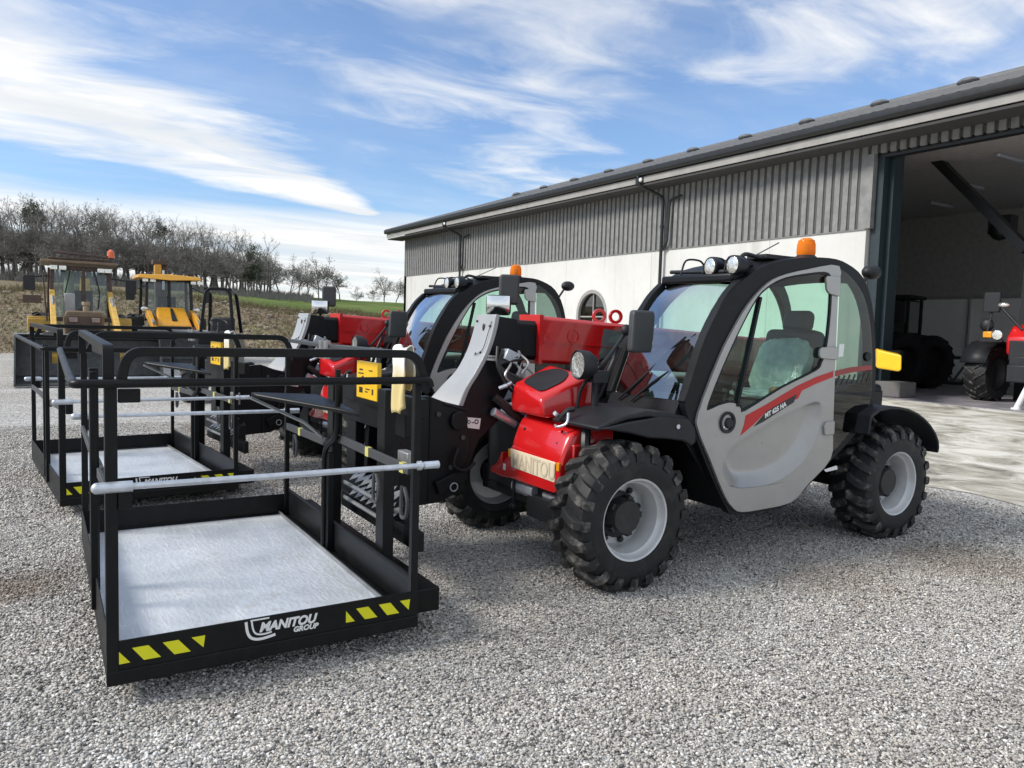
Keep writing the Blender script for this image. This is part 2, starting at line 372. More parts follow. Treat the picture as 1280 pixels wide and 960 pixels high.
# concrete apron in front of the hall
def apron_mat():
    m, nt, b, N, L = nodes('worn_concrete'); b.inputs['Roughness'].default_value = .75
    geo = N('ShaderNodeNewGeometry')
    mp = N('ShaderNodeMapping'); mp.inputs['Scale'].default_value = (.72,.55,1); mp.inputs['Rotation'].default_value = (0,0,R(-20)); L(geo.outputs['Position'], mp.inputs['Vector'])
    n = N('ShaderNodeTexNoise'); n.inputs['Scale'].default_value = 1.5; n.inputs['Detail'].default_value = 13; n.inputs['Roughness'].default_value = .74; n.inputs['Distortion'].default_value = .9
    L(mp.outputs[0], n.inputs['Vector'])
    r = N('ShaderNodeValToRGB'); e = r.color_ramp.elements
    e[0].position = .36; e[0].color = (.15,.135,.11,1); e[1].position = .58; e[1].color = (.68,.655,.59,1)
    r.color_ramp.elements.new(.47).color = (.42,.39,.325,1)
    L(n.outputs['Fac'], r.inputs['Fac']); L(r.outputs['Color'], b.inputs['Base Color'])
    n2 = N('ShaderNodeTexNoise'); n2.inputs['Scale'].default_value = 30; n2.inputs['Detail'].default_value = 6; L(geo.outputs['Position'], n2.inputs['Vector'])
    bp = N('ShaderNodeBump'); bp.inputs['Strength'].default_value = .4; bp.inputs['Distance'].default_value = .01; L(n2.outputs['Fac'], bp.inputs['Height']); L(bp.outputs['Normal'], b.inputs['Normal'])
    rr = N('ShaderNodeMapRange'); rr.inputs['To Min'].default_value = .35; rr.inputs['To Max'].default_value = .95; L(n.outputs['Fac'], rr.inputs['Value']); L(rr.outputs['Result'], b.inputs['Roughness'])
    return m
M['apron'] = apron_mat()
g = MB(); A, B = [], []
for i in range(141):
    y = -30 + i*.65
    A.append((7.4 + .10*math.sin(y*2.1)+.07*math.sin(y*5.3+1), y, .006)); B.append((33, y, .006))
g.strip(A, B); ap = g.build('concrete_apron', M['apron'], smooth=False); tag(ap, kind='structure')

# ------------------------------------------------------------------ lettering helper: flat text with thickness, as a mesh
def letters(name, text, size, loc, xdir, updir, mtl, parent, shear=0, bold=0, ext=.0015, squeeze=1, align='LEFT'):
    cu = bpy.data.curves.new(name, 'FONT'); cu.body = text; cu.size = size; cu.shear = shear; cu.offset = bold; cu.extrude = ext; cu.align_x = align
    cu.resolution_u = 3
    t = bpy.data.objects.new(name, cu); COL.objects.link(t)
    dg = bpy.context.evaluated_depsgraph_get(); me = bpy.data.meshes.new_from_object(t.evaluated_get(dg))
    bpy.data.objects.remove(t); bpy.data.curves.remove(cu)
    x, u = V(xdir).normalized(), V(updir).normalized(); nrm = x.cross(u)
    mb = MB(); mb.add([V(loc)+x*(v.co.x*squeeze)+u*v.co.y+nrm*v.co.z for v in me.vertices], [tuple(p.vertices) for p in me.polygons])
    bpy.data.meshes.remove(me)
    return mb.build(name, mtl, parent, smooth=False)

# ------------------------------------------------------------------ work platform (man basket)
PX0, PX1, PY0, PY1 = .19, 1.44, 3.075, 5.22
def make_platform():
    root = empty('work_platform', (.81, 4.15, 0), 'nearest black steel work platform, with white lettering on its front edge and pale floor',
                 'work platform', 'work platforms carried by the telehandlers')
    K = M['black']
    b = MB()                                            # base frame: low channel all round, cross members
    b.box(PX0, PX1, PY0, PY0+.035, .08, .135); b.box(PX0, PX1, PY1-.035, PY1, .08, .135)
    b.box(PX0, PX0+.03, PY0+.036, PY1-.036, .08, .12); b.box(PX1-.035, PX1, PY0+.036, PY1-.036, .08, .12)
    for y in (3.5, 4.15, 4.8): b.box(PX0+.031, PX1-.036, y-.03, y+.03, .082, .116)
    b.build('base_frame', K, root, bevel=.004)
    f = MB(); f.box(PX0+.03, PX1-.075, PY0+.014, PY1-.02, .122, .128); f.build('floor_plate', M['floor'], root)
    e = MB(); e.box(PX1-.075, PX1-.068, PY0+.02, PY1-.02, .128, .150); e.build('edge_strip', M['steel'], root)
    t = MB(); t.box(PX0, PX1, PY0+.004, PY0+.012, .136, .248); tf = t.build('toe_board', K, root, bevel=.002)
    t = MB(); t.box(PX0, PX1, PY1-.012, PY1-.004, .136, .262); t.build('toe_board', K, root, bevel=.002)
    t = MB(); t.box(PX0+.002, PX0+.008, PY0+.02, PY1-.02, .121, .275); t.build('toe_board', K, root, bevel=.002)
    t = MB(); t.add([(PX1-.01,PY0+.03,.135),(PX1-.004,PY0+.03,.135),(PX1-.004,PY1-.02,.135),(PX1-.01,PY1-.02,.135),
                     (PX1-.01,PY0+.03,.29),(PX1-.004,PY0+.03,.29),(PX1-.004,PY1-.02,.29),(PX1-.01,PY1-.02,.29)],
                    [(0,3,2,1),(4,5,6,7),(0,1,5,4),(1,2,6,5),(2,3,7,6),(3,0,4,7)])
    t.tube([(PX1-.007,PY0+.03,.292),(PX1-.007,PY1-.02,.292)], .009, 8)
    t.build('toe_board', K, root)
    # hazard stripes and lettering on the front edge
    yy = PY0+.0025
    def haz(x0, x1):
        m = MB(); w = x1-x0; z0, z1 = .160, .214
        def quad(pts): m.prism([(x0+w*a, yy, z0+(z1-z0)*c) for a, c in pts], (0,.002,0))
        quad([(.0,0),(.13,0),(.0,.95)])
        quad([(.27,0),(.45,0),(.27+.05,1),(.14+.03,1)] if False else [(.28,0),(.47,0),(.33,1),(.15,1)])
        quad([(.62,0),(.81,0),(.67,1),(.49,1)]); quad([(.96,.12),(.98,1),(.82,1)])
        m.build('hazard_stripe', M['yellow'], root, smooth=False)
    haz(.225, .535); haz(1.10, 1.405)
    zt = .196
    letters('lettering', 'MANITOU', .052, (.735, yy, zt-.008), (1,0,0), (0,0,1), M['white'], root, shear=.28, bold=.0022, squeeze=.96)
    letters('lettering', 'GROUP', .030, (.872, yy, zt-.034), (1,0,0), (0,0,1), M['white'], root, shear=.25, bold=.0012, squeeze=1.02)
    m = MB()                                            # the emblem: two nested angular strokes sweeping under the name
    def stroke(p, w): m.ribbon([(x, yy+.001, z) for x, z in p], .002, w, (0,1,0))
    stroke(spline([(.683,.238),(.690,.192),(.708,.166),(.745,.158),(.80,.166)], 5), .011)
    stroke(spline([(.705,.238),(.712,.200),(.726,.181),(.755,.176),(.785,.180)], 5), .007)
    stroke([(.700,.240),(.775,.240)], .006)
    m.build('emblem', M['white'], root)
    # posts
    def post(x, y, w, z0, z1, d=None):
        p = MB(); d = d or w; p.box(x-w/2, x+w/2, y-d/2, y+d/2, z0, z1); p.build('post', K, root, bevel=.004)
    post(PX0+.018, PY0+.022, .042, .081, 1.2); post(PX1-.02, PY0+.022, .034, .081, 1.2)
    post(PX0+.02, PY1-.022, .034, .081, 1.22); post(PX1-.02, PY1-.022, .03, .081, 1.22)
    post(PX0+.015, 4.1, .04, .122, 1.2); post(PX0+.0, PY0-.02+.78, .03, .122, 1.2)
    post(PX1-.03, 4.245, .038, .13, .70)
    # hand rail: one bent tube round three sides
    h = MB(); z = 1.208
    h.tube(fillet([(PX1+.02,PY0-.035,z-.03),(PX1+.012,PY0-.035,z),(PX0-.10,PY0-.03,z),(PX0-.10,PY1+.08,z+.03),(PX1+.0,PY1+.03,z+.03),(PX1,PY1-.02,z-.03)], .035, 5), .0165, 12)
    h.build('hand_rail', K, root)
    # upper guard arches, flat bar
    def arch(pts, up, r=.09, n=7):
        m = MB(); m.ribbon(fillet(pts, r, n), .034, .034, up); m.build('guard_arch', K, root, bevel=.003)
    arch([(PX0+.05,PY0-.012,1.21),(PX0+.07,PY0-.012,1.322),(PX1-.04,PY0-.012,1.322),(PX1-.0,PY0-.012,1.20)], (0,1,0), .12)
    arch([(PX0+.05,PY1-.0,1.235),(PX0+.09,PY1-.0,1.335),(PX1-.03,PY1-.0,1.335),(PX1+.01,PY1-.0,1.225)], (0,1,0), .12)
    m = MB(); m.ribbon(fillet([(PX0+.012,PY0+.016,1.205),(PX0+.012,PY0+.016,1.33),(PX0+.012,PY1-.06,1.345),(PX0+.012,PY1-.06,1.22)], .02, 3), .036, .032, (1,0,0))
    m.build('guard_arch', K, root, bevel=.003)
    m = MB(); m.ribbon(fillet([(PX0+.03,3.55,1.30),(PX0+.03,4.3,1.285)], .02, 3), .02, .028, (1,0,0)); m.build('arch_brace', K, root)
    m = MB(); m.ribbon([(PX1-.03,3.30,1.318),(PX1-.03,4.22,1.312)], .05, .022, (1,0,0)); m.build('guard_bar', M['darkgrey'], root, bevel=.003)
    m = MB(); m.ribbon([(PX1-.03,4.36,1.312),(PX1-.03,5.06,1.32)], .05, .022, (1,0,0)); m.build('guard_bar', M['darkgrey'], root, bevel=.003)
    m = MB()
    for y in (4.24, 4.33): m.tube([(PX1-.06,y,1.24),(PX1-.06,y,1.345)], .02, 10)
    m.box(PX1-.085, PX1-.02, 4.22, 4.35, 1.275, 1.30); m.build('rail_clamp', M['steel'], root)
    # inner frame of the machine side: jogged mid rail with two bent stays
    m = MB(); xr = PX1-.025
    m.ribbon([(xr,PY1-.05,.735),(xr,4.33,.745)], .018, .045, (1,0,0)); m.build('mid_rail', M['darkgrey'], root, bevel=.003)
    m = MB(); m.ribbon([(xr,4.12,.80),(xr,3.15,.79)], .018, .045, (1,0,0))
    m.build('mid_rail', M['darkgrey'], root, bevel=.003)
    m = MB(); m.tube(fillet([(xr-.03,4.28,.14),(xr-.03,4.28,.72),(xr-.03,4.06,.82),(xr-.03,4.06,1.19)], .08, 6), .0155, 10)
    m.tube(fillet([(xr-.0,4.36,.735),(xr-.0,4.08,.81)], .02, 4), .016, 10); m.build('bent_stay', K, root)
    mk = mat('marker_tape', (.5,.47,.14), .5)
    for y, zz in ((4.86,.739),(3.66,.795),(3.22,.79)):
        m = MB(); m.box(xr-.0115, xr+.0115, y-.022, y+.022, zz-.0235, zz+.0235); m.build('rail_marker', mk, root)
    for y in (4.98, 3.55, 3.20):
        m = MB(); m.tube(spline([(xr,y,.70),(xr,y-.035,.64),(xr,y-.02,.57),(xr,y+.03,.56),(xr,y+.035,.64),(xr,y+.03,.70)], 5), .009, 8)
        m.build('hook', M['darkgrey'], root)
    m = MB(); m.prism([(1.00,4.42,1.018),(1.36,4.36,1.005),(1.44,4.10,.965),(1.44,3.86,.945),(1.36,3.98,.96),(1.02,4.37,1.01)], (0,0,.026)); m.build('folding_tray', K, root, bevel=.008)
    m = MB(); m.tube([(1.00,4.42,1.01),(1.30,4.40,.86),(1.42,4.40,.76)], .009, 8); m.build('tray_stay', M['steel'], root)
    xl = PX0+.012
    m = MB(); m.ribbon([(xl,PY1-.03,.77),(xl,4.45,.77),(xl+.03,4.2,.72),(xl+.03,4.0,.72),(xl,3.7,.77),(xl,PY0+.03,.79)], .016, .042, (1,0,0))
    m.build('mid_rail', M['darkgrey'], root, bevel=.003)
    # galvanised drop bars with clamps
    def drop(y, z, sgn):
        m = MB(); m.tube([(PX0-.02,y,z+.0),(PX1+.045,y,z-.006)], .0125, 12)
        m.tube([(PX1+.0,y,z-.006),(PX1+.06,y,z-.006)], .017, 10); m.lathe([(0,-.008),(.021,-.008),(.021,.008),(0,.008)], (PX1-.02,y,z-.005), (1,0,0), 12)
        m.lathe([(0,-.006),(.018,-.006),(.018,.006),(0,.006)], (PX1+.066,y,z-.006), (1,0,0), 12)
        m.tube([(PX0-.03,y,z),(PX0+.085,y,z)], .0205, 12); m.ell((PX0-.03,y,z), (.02,.021,.021), 12, 6)
        d = m.build('drop_bar', M['galv'], root)
        k = MB(); k.box(PX0+.04, PX0+.085, y+.012, y+.035, z-.09, z-.021); k.build('latch_block', K, root, bevel=.003)
    drop(PY0-.022, .832, 1); drop(PY1+.02, .838, 1)
    k = MB(); k.box(PX0+.042, PX0+.115, PY0+.0, PY0+.035, 1.135, 1.185); k.build('latch_block', K, root, bevel=.003)
    # carriage side: uprights, pocket beams, stepped galvanised plates
    for y in (3.60, 4.40):
        m = MB(); m.box(PX1+.015, PX1+.075, y-.05, y+.05, .10, 1.12); m.build('upright', K, root, bevel=.004)
    m = MB(); m.box(PX1+.004, PX1+.16, PY0+.11, PY1+.01, .095, .205); m.build('pocket_beam', K, root, bevel=.004)
    for z0 in (.98, .30):
        m = MB(); m.box(PX1+.16, PX1+.20, 3.45, 4.6, z0, z0+.10); m.build('carriage_rail', K, root, bevel=.004)
    m = MB()
    for zz in (.43, .52):
        pts = [(PX1+.10+.045*(i%2), 3.66+.045*i, zz+.025*(i%2)) for i in range(16)]
        m.strip([V(p) for p in pts], [V(p)+V((.05,0,.03)) for p in pts])
        m.tube([(PX1+.09,3.66,zz-.02),(PX1+.09,4.35,zz-.02)], .012, 8)
    m.build('step_tread', M['steel'], root, smooth=False)
    m = MB(); m.box(PX1+.03, PX1+.08, 3.30, 3.42, .74, .84); m.build('socket_box', M['steel'], root, bevel=.006)
    for (x, y) in ((.26,3.5),(.26,4.75),(1.36,3.5),(1.36,4.75)):
        m = MB(); m.box(x-.035, x+.035, y-.05, y+.05, 0, .081); m.build('foot', K, root, bevel=.003)
    # control box with yellow pictogram sign
    m = MB(); m.box(PX1+.03, PX1+.055, 3.70, 4.0, 1.045, 1.245); sg = m.build('instruction_sign', M['signyellow'], root, bevel=.004)
    m = MB(); xs = PX1+.0285
    for (y, zz, w, hh) in ((3.93,1.20,.05,.008),(3.93,1.18,.08,.006),(3.79,1.20,.05,.006),(3.93,1.09,.05,.03),(3.83,1.10,.06,.006),(3.85,1.085,.04,.006),(3.76,1.09,.02,.03)):
        m.box(xs, xs+.002, y-w/2, y+w/2, zz-hh/2, zz+hh/2)
    m.ribbon([(xs+.001,3.95,1.145),(xs+.001,3.90,1.165),(xs+.001,3.86,1.14),(xs+.001,3.80,1.16)], .002, .008, (1,0,0))
    m.build('sign_print', M['ink'], sg)
    return root
plat1 = make_platform()

# ------------------------------------------------------------------ telehandler
YC = 3.27
FRAME = [(3.232,1.059),(3.278,1.205),(3.373,1.447),(3.527,1.681),(3.695,1.813),(3.893,1.909),(4.169,1.968),(4.488,1.992),(4.685,1.968),(4.87,1.885),(4.994,1.703),(5.064,1.419),(5.095,1.12),(5.07,.966),(4.907,.791),(4.621,.600),(4.396,.446),(4.264,.368),(4.131,.333),(3.726,.325),(3.62,.390),(3.49,.578),(3.34,.823),(3.254,.975)]
DOOR = [(3.329,.989),(3.477,1.313),(3.60,1.51),(3.708,1.648),(3.842,1.766),(3.983,1.838),(4.264,1.903),(4.577,1.943),(4.580,1.761),(4.593,1.412),(4.615,.854),(4.612,.632),(4.393,.477),(4.26,.379),(4.15,.353),(3.999,.346),(3.745,.346),(3.651,.395),(3.574,.487),(3.442,.707),(3.335,.885)]
WIN = [(3.393,1.014),(3.45,1.149),(3.535,1.313),(3.657,1.522),(3.785,1.7),(3.903,1.784),(4.048,1.838),(4.266,1.877),(4.427,1.895),(4.488,1.876),(4.510,1.82),(4.518,1.638),(4.50,1.41),(4.455,1.29),(4.394,1.236),(4.065,1.127),(3.728,.988),(3.69,1.005),(3.66,1.03),(3.594,1.045),(3.497,1.030),(3.43,1.010)]
RGL = [(4.606,1.85),(4.610,1.915),(4.640,1.918),(4.744,1.868),(4.865,1.777),(4.950,1.639),(5.015,1.418),(5.045,1.129),(5.020,.983),(4.935,.90),(4.85,.825),(4.66,.68),(4.645,.675),(4.636,.72),(4.632,.90)]
def make_telehandler():
    root = empty('telehandler', (2.8, 4.05, 0), 'nearest red and grey compact telehandler, closest to the open hall door', 'telehandler', 'telehandlers parked side by side on the gravel')
    B, BP = M['frame'], M['blackplastic']
    # ---- wheels
    def wheel(cx, cy, side):                            # side -1: outer face towards -y
        c = V((cx, cy, .42)); ax = (0, side, 0); Rw = .42
        t = MB(); w = .15
        t.lathe([(.226,-w*.80),(.235,-w*.97),(.28,-w*1.02),(.284,-w*1.055),(.290,-w*1.03),(.335,-w*1.01),(.339,-w*1.04),(.345,-w*1.0),(.375,-w*.90),(.388,-w*.6),(.392,0),(.388,w*.6),(.375,w*.90),(.345,w*1.0),(.29,w*1.03),(.235,w*.97),(.226,w*.80)], c, ax, 64)
        o = t.build('tyre', M['rubber'], root)
        l = MB(); A = V(ax); nl = 20
        for k in range(nl):
            for s in (-1, 1):
                a0 = 2*math.pi*(k + (.5 if s > 0 else 0))/nl
                secs = []
                for u, lag, r_out, hw in ((.008,.0,.424,.030),(.075,.07,.424,.029),(.118,.10,.420,.027),(.152,.115,.392,.026),(.158,.12,.345,.022)):
                    aa = a0 + lag*1.25
                    rad = V((math.cos(aa), 0, math.sin(aa))); tan = V((-math.sin(aa), 0, math.cos(aa)))
                    base = c + A*(s*u)
                    rin = min(r_out-.012, .380 if u < .13 else r_out-.022)
                    secs.append([base+rad*rin-tan*hw*1.25, base+rad*rin+tan*hw*1.25, base+rad*r_out+tan*hw*.85, base+rad*r_out-tan*hw*.85])
                vs = [p for q in secs for p in q]; fs = [(0,1,2,3), tuple(4*(len(secs)-1)+i for i in (3,2,1,0))]
                for i in range(len(secs)-1):
                    for j in range(4): fs.append((4*i+j, 4*i+4+j, 4*i+4+(j+1)%4, 4*i+(j+1)%4))
                l.add(vs, fs)
        l.build('tread', M['tread'], o, bevel=.004, seg=1)
        r = MB()
        r.lathe([(.240,.110),(.240,.135),(.232,.141),(.222,.137),(.216,.118),(.207,.098),(.200,.092),(.196,.070),(.185,.020),(.182,-.02),(.172,-.032),(.10,-.035),(.10,-.05),(.20,-.06),(.226,-.13),(.24,-.14),(.24,.110)], c, ax, 56)
        rm = r.build('rim', M['rim'], root, angle=30)
        hb = MB(); hb.lathe([(.135,-.034),(.135,-.012),(.108,.0),(.100,.055),(.092,.072),(.0,.074)], c, ax, 24)
        for k in range(8):
            a = 2*math.pi*k/8+.2; p = c + V((math.cos(a)*.153, 0, math.sin(a)*.153)) + A*(-.032)
            hb.lathe([(0,0),(.019,0),(.019,.02),(.012,.026),(.0,.026)], p, ax, 6)
        for k in range(5):
            a = 2*math.pi*k/5; p = c + V((math.cos(a)*.10, 0, math.sin(a)*.10)) + A*.03
            hb.obox(p, (.035,.05,.035), Matrix.Rotation(-a, 3, 'Y'))
        hb.build('wheel_hub', M['hub'], root, angle=30)
        vl = MB(); p = c + V((-.14,0,-.15)) + A*.02; vl.obox(p, (.03,.02,.06), Matrix.Rotation(.7,3,'Y')); vl.build('valve_guard', M['steel'], rm, bevel=.003)
    wheel(2.79, 3.30, -1); wheel(5.27, 3.30, -1); wheel(2.79, 4.80, 1); wheel(5.27, 4.80, 1)
    # ---- chassis
    ch = MB()
    ch.prism([(2.60,3.62,.42),(2.60,3.62,.86),(3.35,3.62,.86),(3.45,3.62,.40),(4.10,3.62,.30),(4.8,3.62,.36),(5.55,3.62,.50),(5.75,3.62,.75),(5.75,3.62,1.05),(5.15,3.62,1.05),(4.9,3.62,.70),(3.6,3.62,.45)], (0,.85,0))
    ch.box(2.66,2.92,3.45,4.66,.33,.50); ch.box(5.14,5.4,3.45,4.66,.33,.50)
    ch.build('chassis', B, root, bevel=.01)
    for x in (2.79, 5.27):
        a = MB(); a.tube([(x,3.42,.42),(x,4.68,.42)], .075, 16); a.ell((x,4.05,.42),(.16,.17,.15)); a.build('axle', B, root)
    st = MB(); st.lathe([(0,-.12),(.048,-.12),(.048,.12),(0,.12)], (2.60,3.98,.455), (0,1,0), 16); st.tube([(2.60,3.78,.455),(2.60,3.56,.455)], .022, 10); st.build('steering_ram', M['galv'], root)
    sp = MB(); sp.box(2.56,2.75,3.62,3.92,.30,.44); sp.tube([(2.55,4.06,.55),(2.55,4.06,.33)], .012, 8); sp.ell((2.55,4.06,.33),(.025,.025,.02)); sp.build('axle_casing', BP, root, bevel=.02)
    # ---- red front cover: bumper with the name plate, upper hood
    bm_ = MB()
    xs = 2.526
    lo = [(3.53,.545),(3.575,.51),(4.06,.51),(4.20,.500),(4.29,.505),(4.29,.545),(4.17,.60),(4.10,.66),(4.085,.705),(4.06,.722),(3.60,.694),(3.525,.680)]
    def ring(x, sc, dz=0): return [V((x, 3.78+(y-3.78)*sc, z+dz)) for y, z in lo]
    L0, L1 = ring(xs+.012, .97), ring(xs, .93)
    rr = [ring(xs+.26,1.0,.02), ring(xs+.03,1.0), ring(xs+.004,.975), ring(xs,.94)]
    n = len(lo); vs = [p for q in rr for p in q]; fs = [tuple(range(3*n,4*n)), tuple(reversed(range(n)))]
    for i in range(3):
        for j in range(n): fs.append((i*n+j, i*n+(j+1)%n, (i+1)*n+(j+1)%n, (i+1)*n+j))
    bm_.add(vs, fs); bump_o = bm_.build('front_bumper', M['red'], root, bevel=.008, seg=3)
    def brow(y, dz):         # section of the bumper's rounded upper part, front to back, then tucked under
        q = spline([(2.528,0,.700),(2.534,0,.745),(2.556,0,.81),(2.592,0,.885),(2.645,0,.928),(2.76,0,.955),(2.90,0,.985)], 4)
        return [V((p.x, y, p.z+dz*(p.z-.55)*2.2)) for p in q]
    ys_ = [(3.522,-.060,.018),(3.530,-.054,.006),(3.55,-.050,.0),(3.75,-.034,0),(3.95,-.012,0),(4.045,.0,0),(4.066,.0,.006),(4.075,.0,.018)]
    rows_ = []
    for y, dz, ins in ys_:
        r_ = brow(y, dz); rows_.append([V((2.9,y,.66))+ (p-V((2.9,y,.66)))*(1-ins/.36) for p in r_])
    tp = MB()
    for i in range(len(rows_)-1): tp.strip(rows_[i], rows_[i+1])
    for r_ in (rows_[0], rows_[-1]): tp.add(list(r_)+[V((2.9,r_[0].y,.66)),V((2.56,r_[0].y,.66))], [tuple(range(len(r_)+2))])
    tp.build('bumper_top', M['red'], root, weld=True, angle=50)
    for y, z in ((3.62,.795),(3.98,.835)):
        bt = MB(); bt.ell((2.566,y,z),(.008,.010,.010),10,6); bt.build('bumper_bolt', M['hub'], root)
    sk = MB(); sk.box(2.60,2.9,3.505,3.56,.50,.80); sk.build('bumper_side', M['red'], root, bevel=.01)
    hk = MB(); hk.prism([(2.535,4.20,.50),(2.535,4.335,.50),(2.535,4.335,.535),(2.535,4.26,.575),(2.535,4.20,.66)], (.05,0,0)); hk.build('tow_eye', M['red'], root, bevel=.006)
    pl = MB(); pl.prism(fillet_closed([(xs-.004,3.575,.572),(xs-.004,4.055,.583),(xs-.004,4.075,.70),(xs-.004,3.575,.692)], .012, 3), (.012,0,0)); pl.build('name_plate', M['cream'], root, bevel=.003)
    letters('lettering', 'MANITOU', .135, (xs-.0045,4.045,.588), (0,-1,0), (0,0,1), M['creamraised'], root, bold=.0015, ext=.0025, squeeze=.765)
    for y0 in (3.548, 4.082):
        m = MB(); m.box(xs-.005, xs+.01, y0-.014, y0+.014, .645, .695); m.build('reflector', M['amber'], root, bevel=.002)
    m = MB(); m.box(xs-.003, xs+.01, 4.13, 4.155, .55, .59); m.build('small_decal', M['white'], root)
    hd = MB()
    top = [(2.535,3.755,1.045),(2.535,4.07,1.120),(2.80,4.08,1.232),(2.87,3.755,1.185)]
    low = [(2.545,3.74,.93),(2.545,4.11,.93),(2.95,4.11,.93),(2.95,3.74,.93)]
    mid = [(2.530,3.745,1.00),(2.530,4.11,1.03),(2.90,4.11,1.20),(2.93,3.74,1.14)]
    hd.add(top+mid+low, [(0,1,2,3)]+[(i,(i+1)%4,4+(i+1)%4,4+i) for i in range(4)]+[(4+i,4+(i+1)%4,8+(i+1)%4,8+i) for i in range(4)]+[(11,10,9,8)])
    hood = hd.build('hood', M['red'], root, bevel=.022, seg=4)
    T = [V(p) for p in top]
    nn = (T[1]-T[0]).cross(T[3]-T[0]).normalized(); nn = nn if nn.z > 0 else -nn
    def onhood(a, b): return (T[0]*(1-a)+T[1]*a)*(1-b) + (T[3]*(1-a)+T[2]*a)*b + nn*.001
    gp = MB(); gp.prism(fillet_closed([onhood(.20,.12),onhood(.86,.12),onhood(.90,.62),onhood(.72,.93),onhood(.36,.93),onhood(.17,.62)], .045, 4), nn*.006); gp.build('grip_pad', BP, root)
    # ---- headlight and mirror arm, near side
    def headlight(c):
        c = V(c); h = MB(); h.lathe([(0,.11),(.055,.105),(.083,.06),(.090,.0),(.086,-.012),(.078,-.006)], c, (1,-.12,0), 28); ho = h.build('headlight', BP, root)
        l = MB(); l.lathe([(.0,.0),(.04,-.0015),(.076,-.006),(.08,.0)], c, (1,-.12,0), 28); l.build('headlight_lens', M['lens'], ho)
    headlight((2.70,3.62,1.257))
    st = MB(); st.tube(spline([(2.77,3.72,.95),(2.775,3.70,1.08),(2.79,3.66,1.16),(2.80,3.62,1.20),(2.90,3.60,1.30),(3.02,3.60,1.44),(3.06,3.58,1.50),(3.08,3.55,1.46)], 5), .011, 8)
    st.tube(spline([(2.84,3.70,.95),(2.90,3.66,1.08),(2.93,3.62,1.22),(2.99,3.60,1.36)],5), .016, 8); st.box(2.80,2.91,3.60,3.68,1.15,1.22); st.ell((3.02,3.58,1.47),(.035,.03,.035))
    st.tube([(2.86,3.66,.93),(2.86,3.66,1.16)], .022, 8)
    st.build('lamp_bracket', BP, root)
    mi = MB(); mi.prism(fillet_closed([(3.0,3.50,1.335),(3.215,3.55,1.335),(3.225,3.55,1.56),(3.215,3.55,1.592),(3.01,3.50,1.592)], .03, 4), (.01,.065,0)); mi.build('mirror', M['darkgrey'], root, bevel=.016, seg=3)
    # far side: mirror and lamp on a tall stalk beyond the boom
    st = MB(); st.tube(spline([(2.9,4.86,.9),(2.88,4.90,1.3),(2.87,4.88,1.62)],5), .016, 8); st.build('lamp_bracket', BP, root)
    def plate(c, w, h, nrm, t, name, m_, bev):
        c, nrm = V(c), V(nrm).normalized(); ax = V((0,0,1)).cross(nrm).normalized(); up_ = nrm.cross(ax)
        k = MB(); k.prism(fillet_closed([c+ax*(i*w/2)+up_*(j*h/2) for i,j in ((-1,-1),(1,-1),(1,1),(-1,1))], .028, 4), -nrm*t); return k.build(name, m_, root, bevel=bev, seg=3)
    cn = V((-.52,-.85,-.03)).normalized(); ca = V((0,0,1)).cross(cn).normalized(); cu_ = cn.cross(ca); k = MB(); cc_ = V((2.82,4.78,1.625)); W_ = 8
    k.add([cc_+ca*(.083*u)+cu_*(.066*v)+cn*(.012*(1-u*u)*(1-v*v)+.004) for v in [i/W_*2-1 for i in range(W_+1)] for u in [i/W_*2-1 for i in range(W_+1)]],
          [(j*(W_+1)+i, j*(W_+1)+i+1, (j+1)*(W_+1)+i+1, (j+1)*(W_+1)+i) for j in range(W_) for i in range(W_)])
    k.build('work_mirror', M['chrome'], root, angle=80)
    plate((2.835,4.80,1.625), .182, .147, (-.52,-.85,.02), .04, 'mirror_shell', BP, .012)
    plate((2.96,4.86,1.745), .15, .225, (-.45,-.88,0), .06, 'mirror', M['darkgrey'], .016)
    # ---- front fenders
    for y0, y1 in ((3.255,3.72),(4.42,4.86)):
        f = MB()
        top = [(2.585,.930),(2.68,.965),(2.80,.998),(2.95,1.015),(3.10,1.0),(3.26,.968),(3.31,.90),(3.325,.825)]
        ins = [(2.60,.905),(2.69,.935),(2.81,.965),(2.95,.975),(3.08,.955),(3.20,.91),(3.26,.86),(3.29,.815)]
        n = len(top); vs = xz(top,y0+.02)+xz(top,y1)+xz(ins,y0+.02)+xz(ins,y1)
        fs = []
        for i in range(n-1):
            fs += [(i,i+1,n+i+1,n+i),(2*n+i,3*n+i,3*n+i+1,2*n+i+1),(i,2*n+i,2*n+i+1,i+1),(n+i,n+i+1,3*n+i+1,3*n+i)]
        fs += [(0,n,3*n,2*n),(n-1,3*n-1,4*n-1,2*n-1)]
        f.add(vs, fs)
        if y0 < 4:                                       # the deeper outer skirt of the near fender
            sk = [(2.60,.925),(2.80,.955),(3.02,.975),(3.25,.96),(3.315,.90),(3.325,.815),(3.29,.79),(3.22,.825),(3.08,.845),(2.95,.855),(2.80,.89)]
            f.prism(xz(sk,y0), (0,.03,0))
        f.build('front_fender', BP, root, bevel=.012, seg=3)
    m = MB(); m.lathe([(0,-.004),(.014,-.004),(.012,.004),(0,.004)], (3.165,3.252,.915), (0,1,0), 12); m.build('fender_bolt', M['galv'], root)
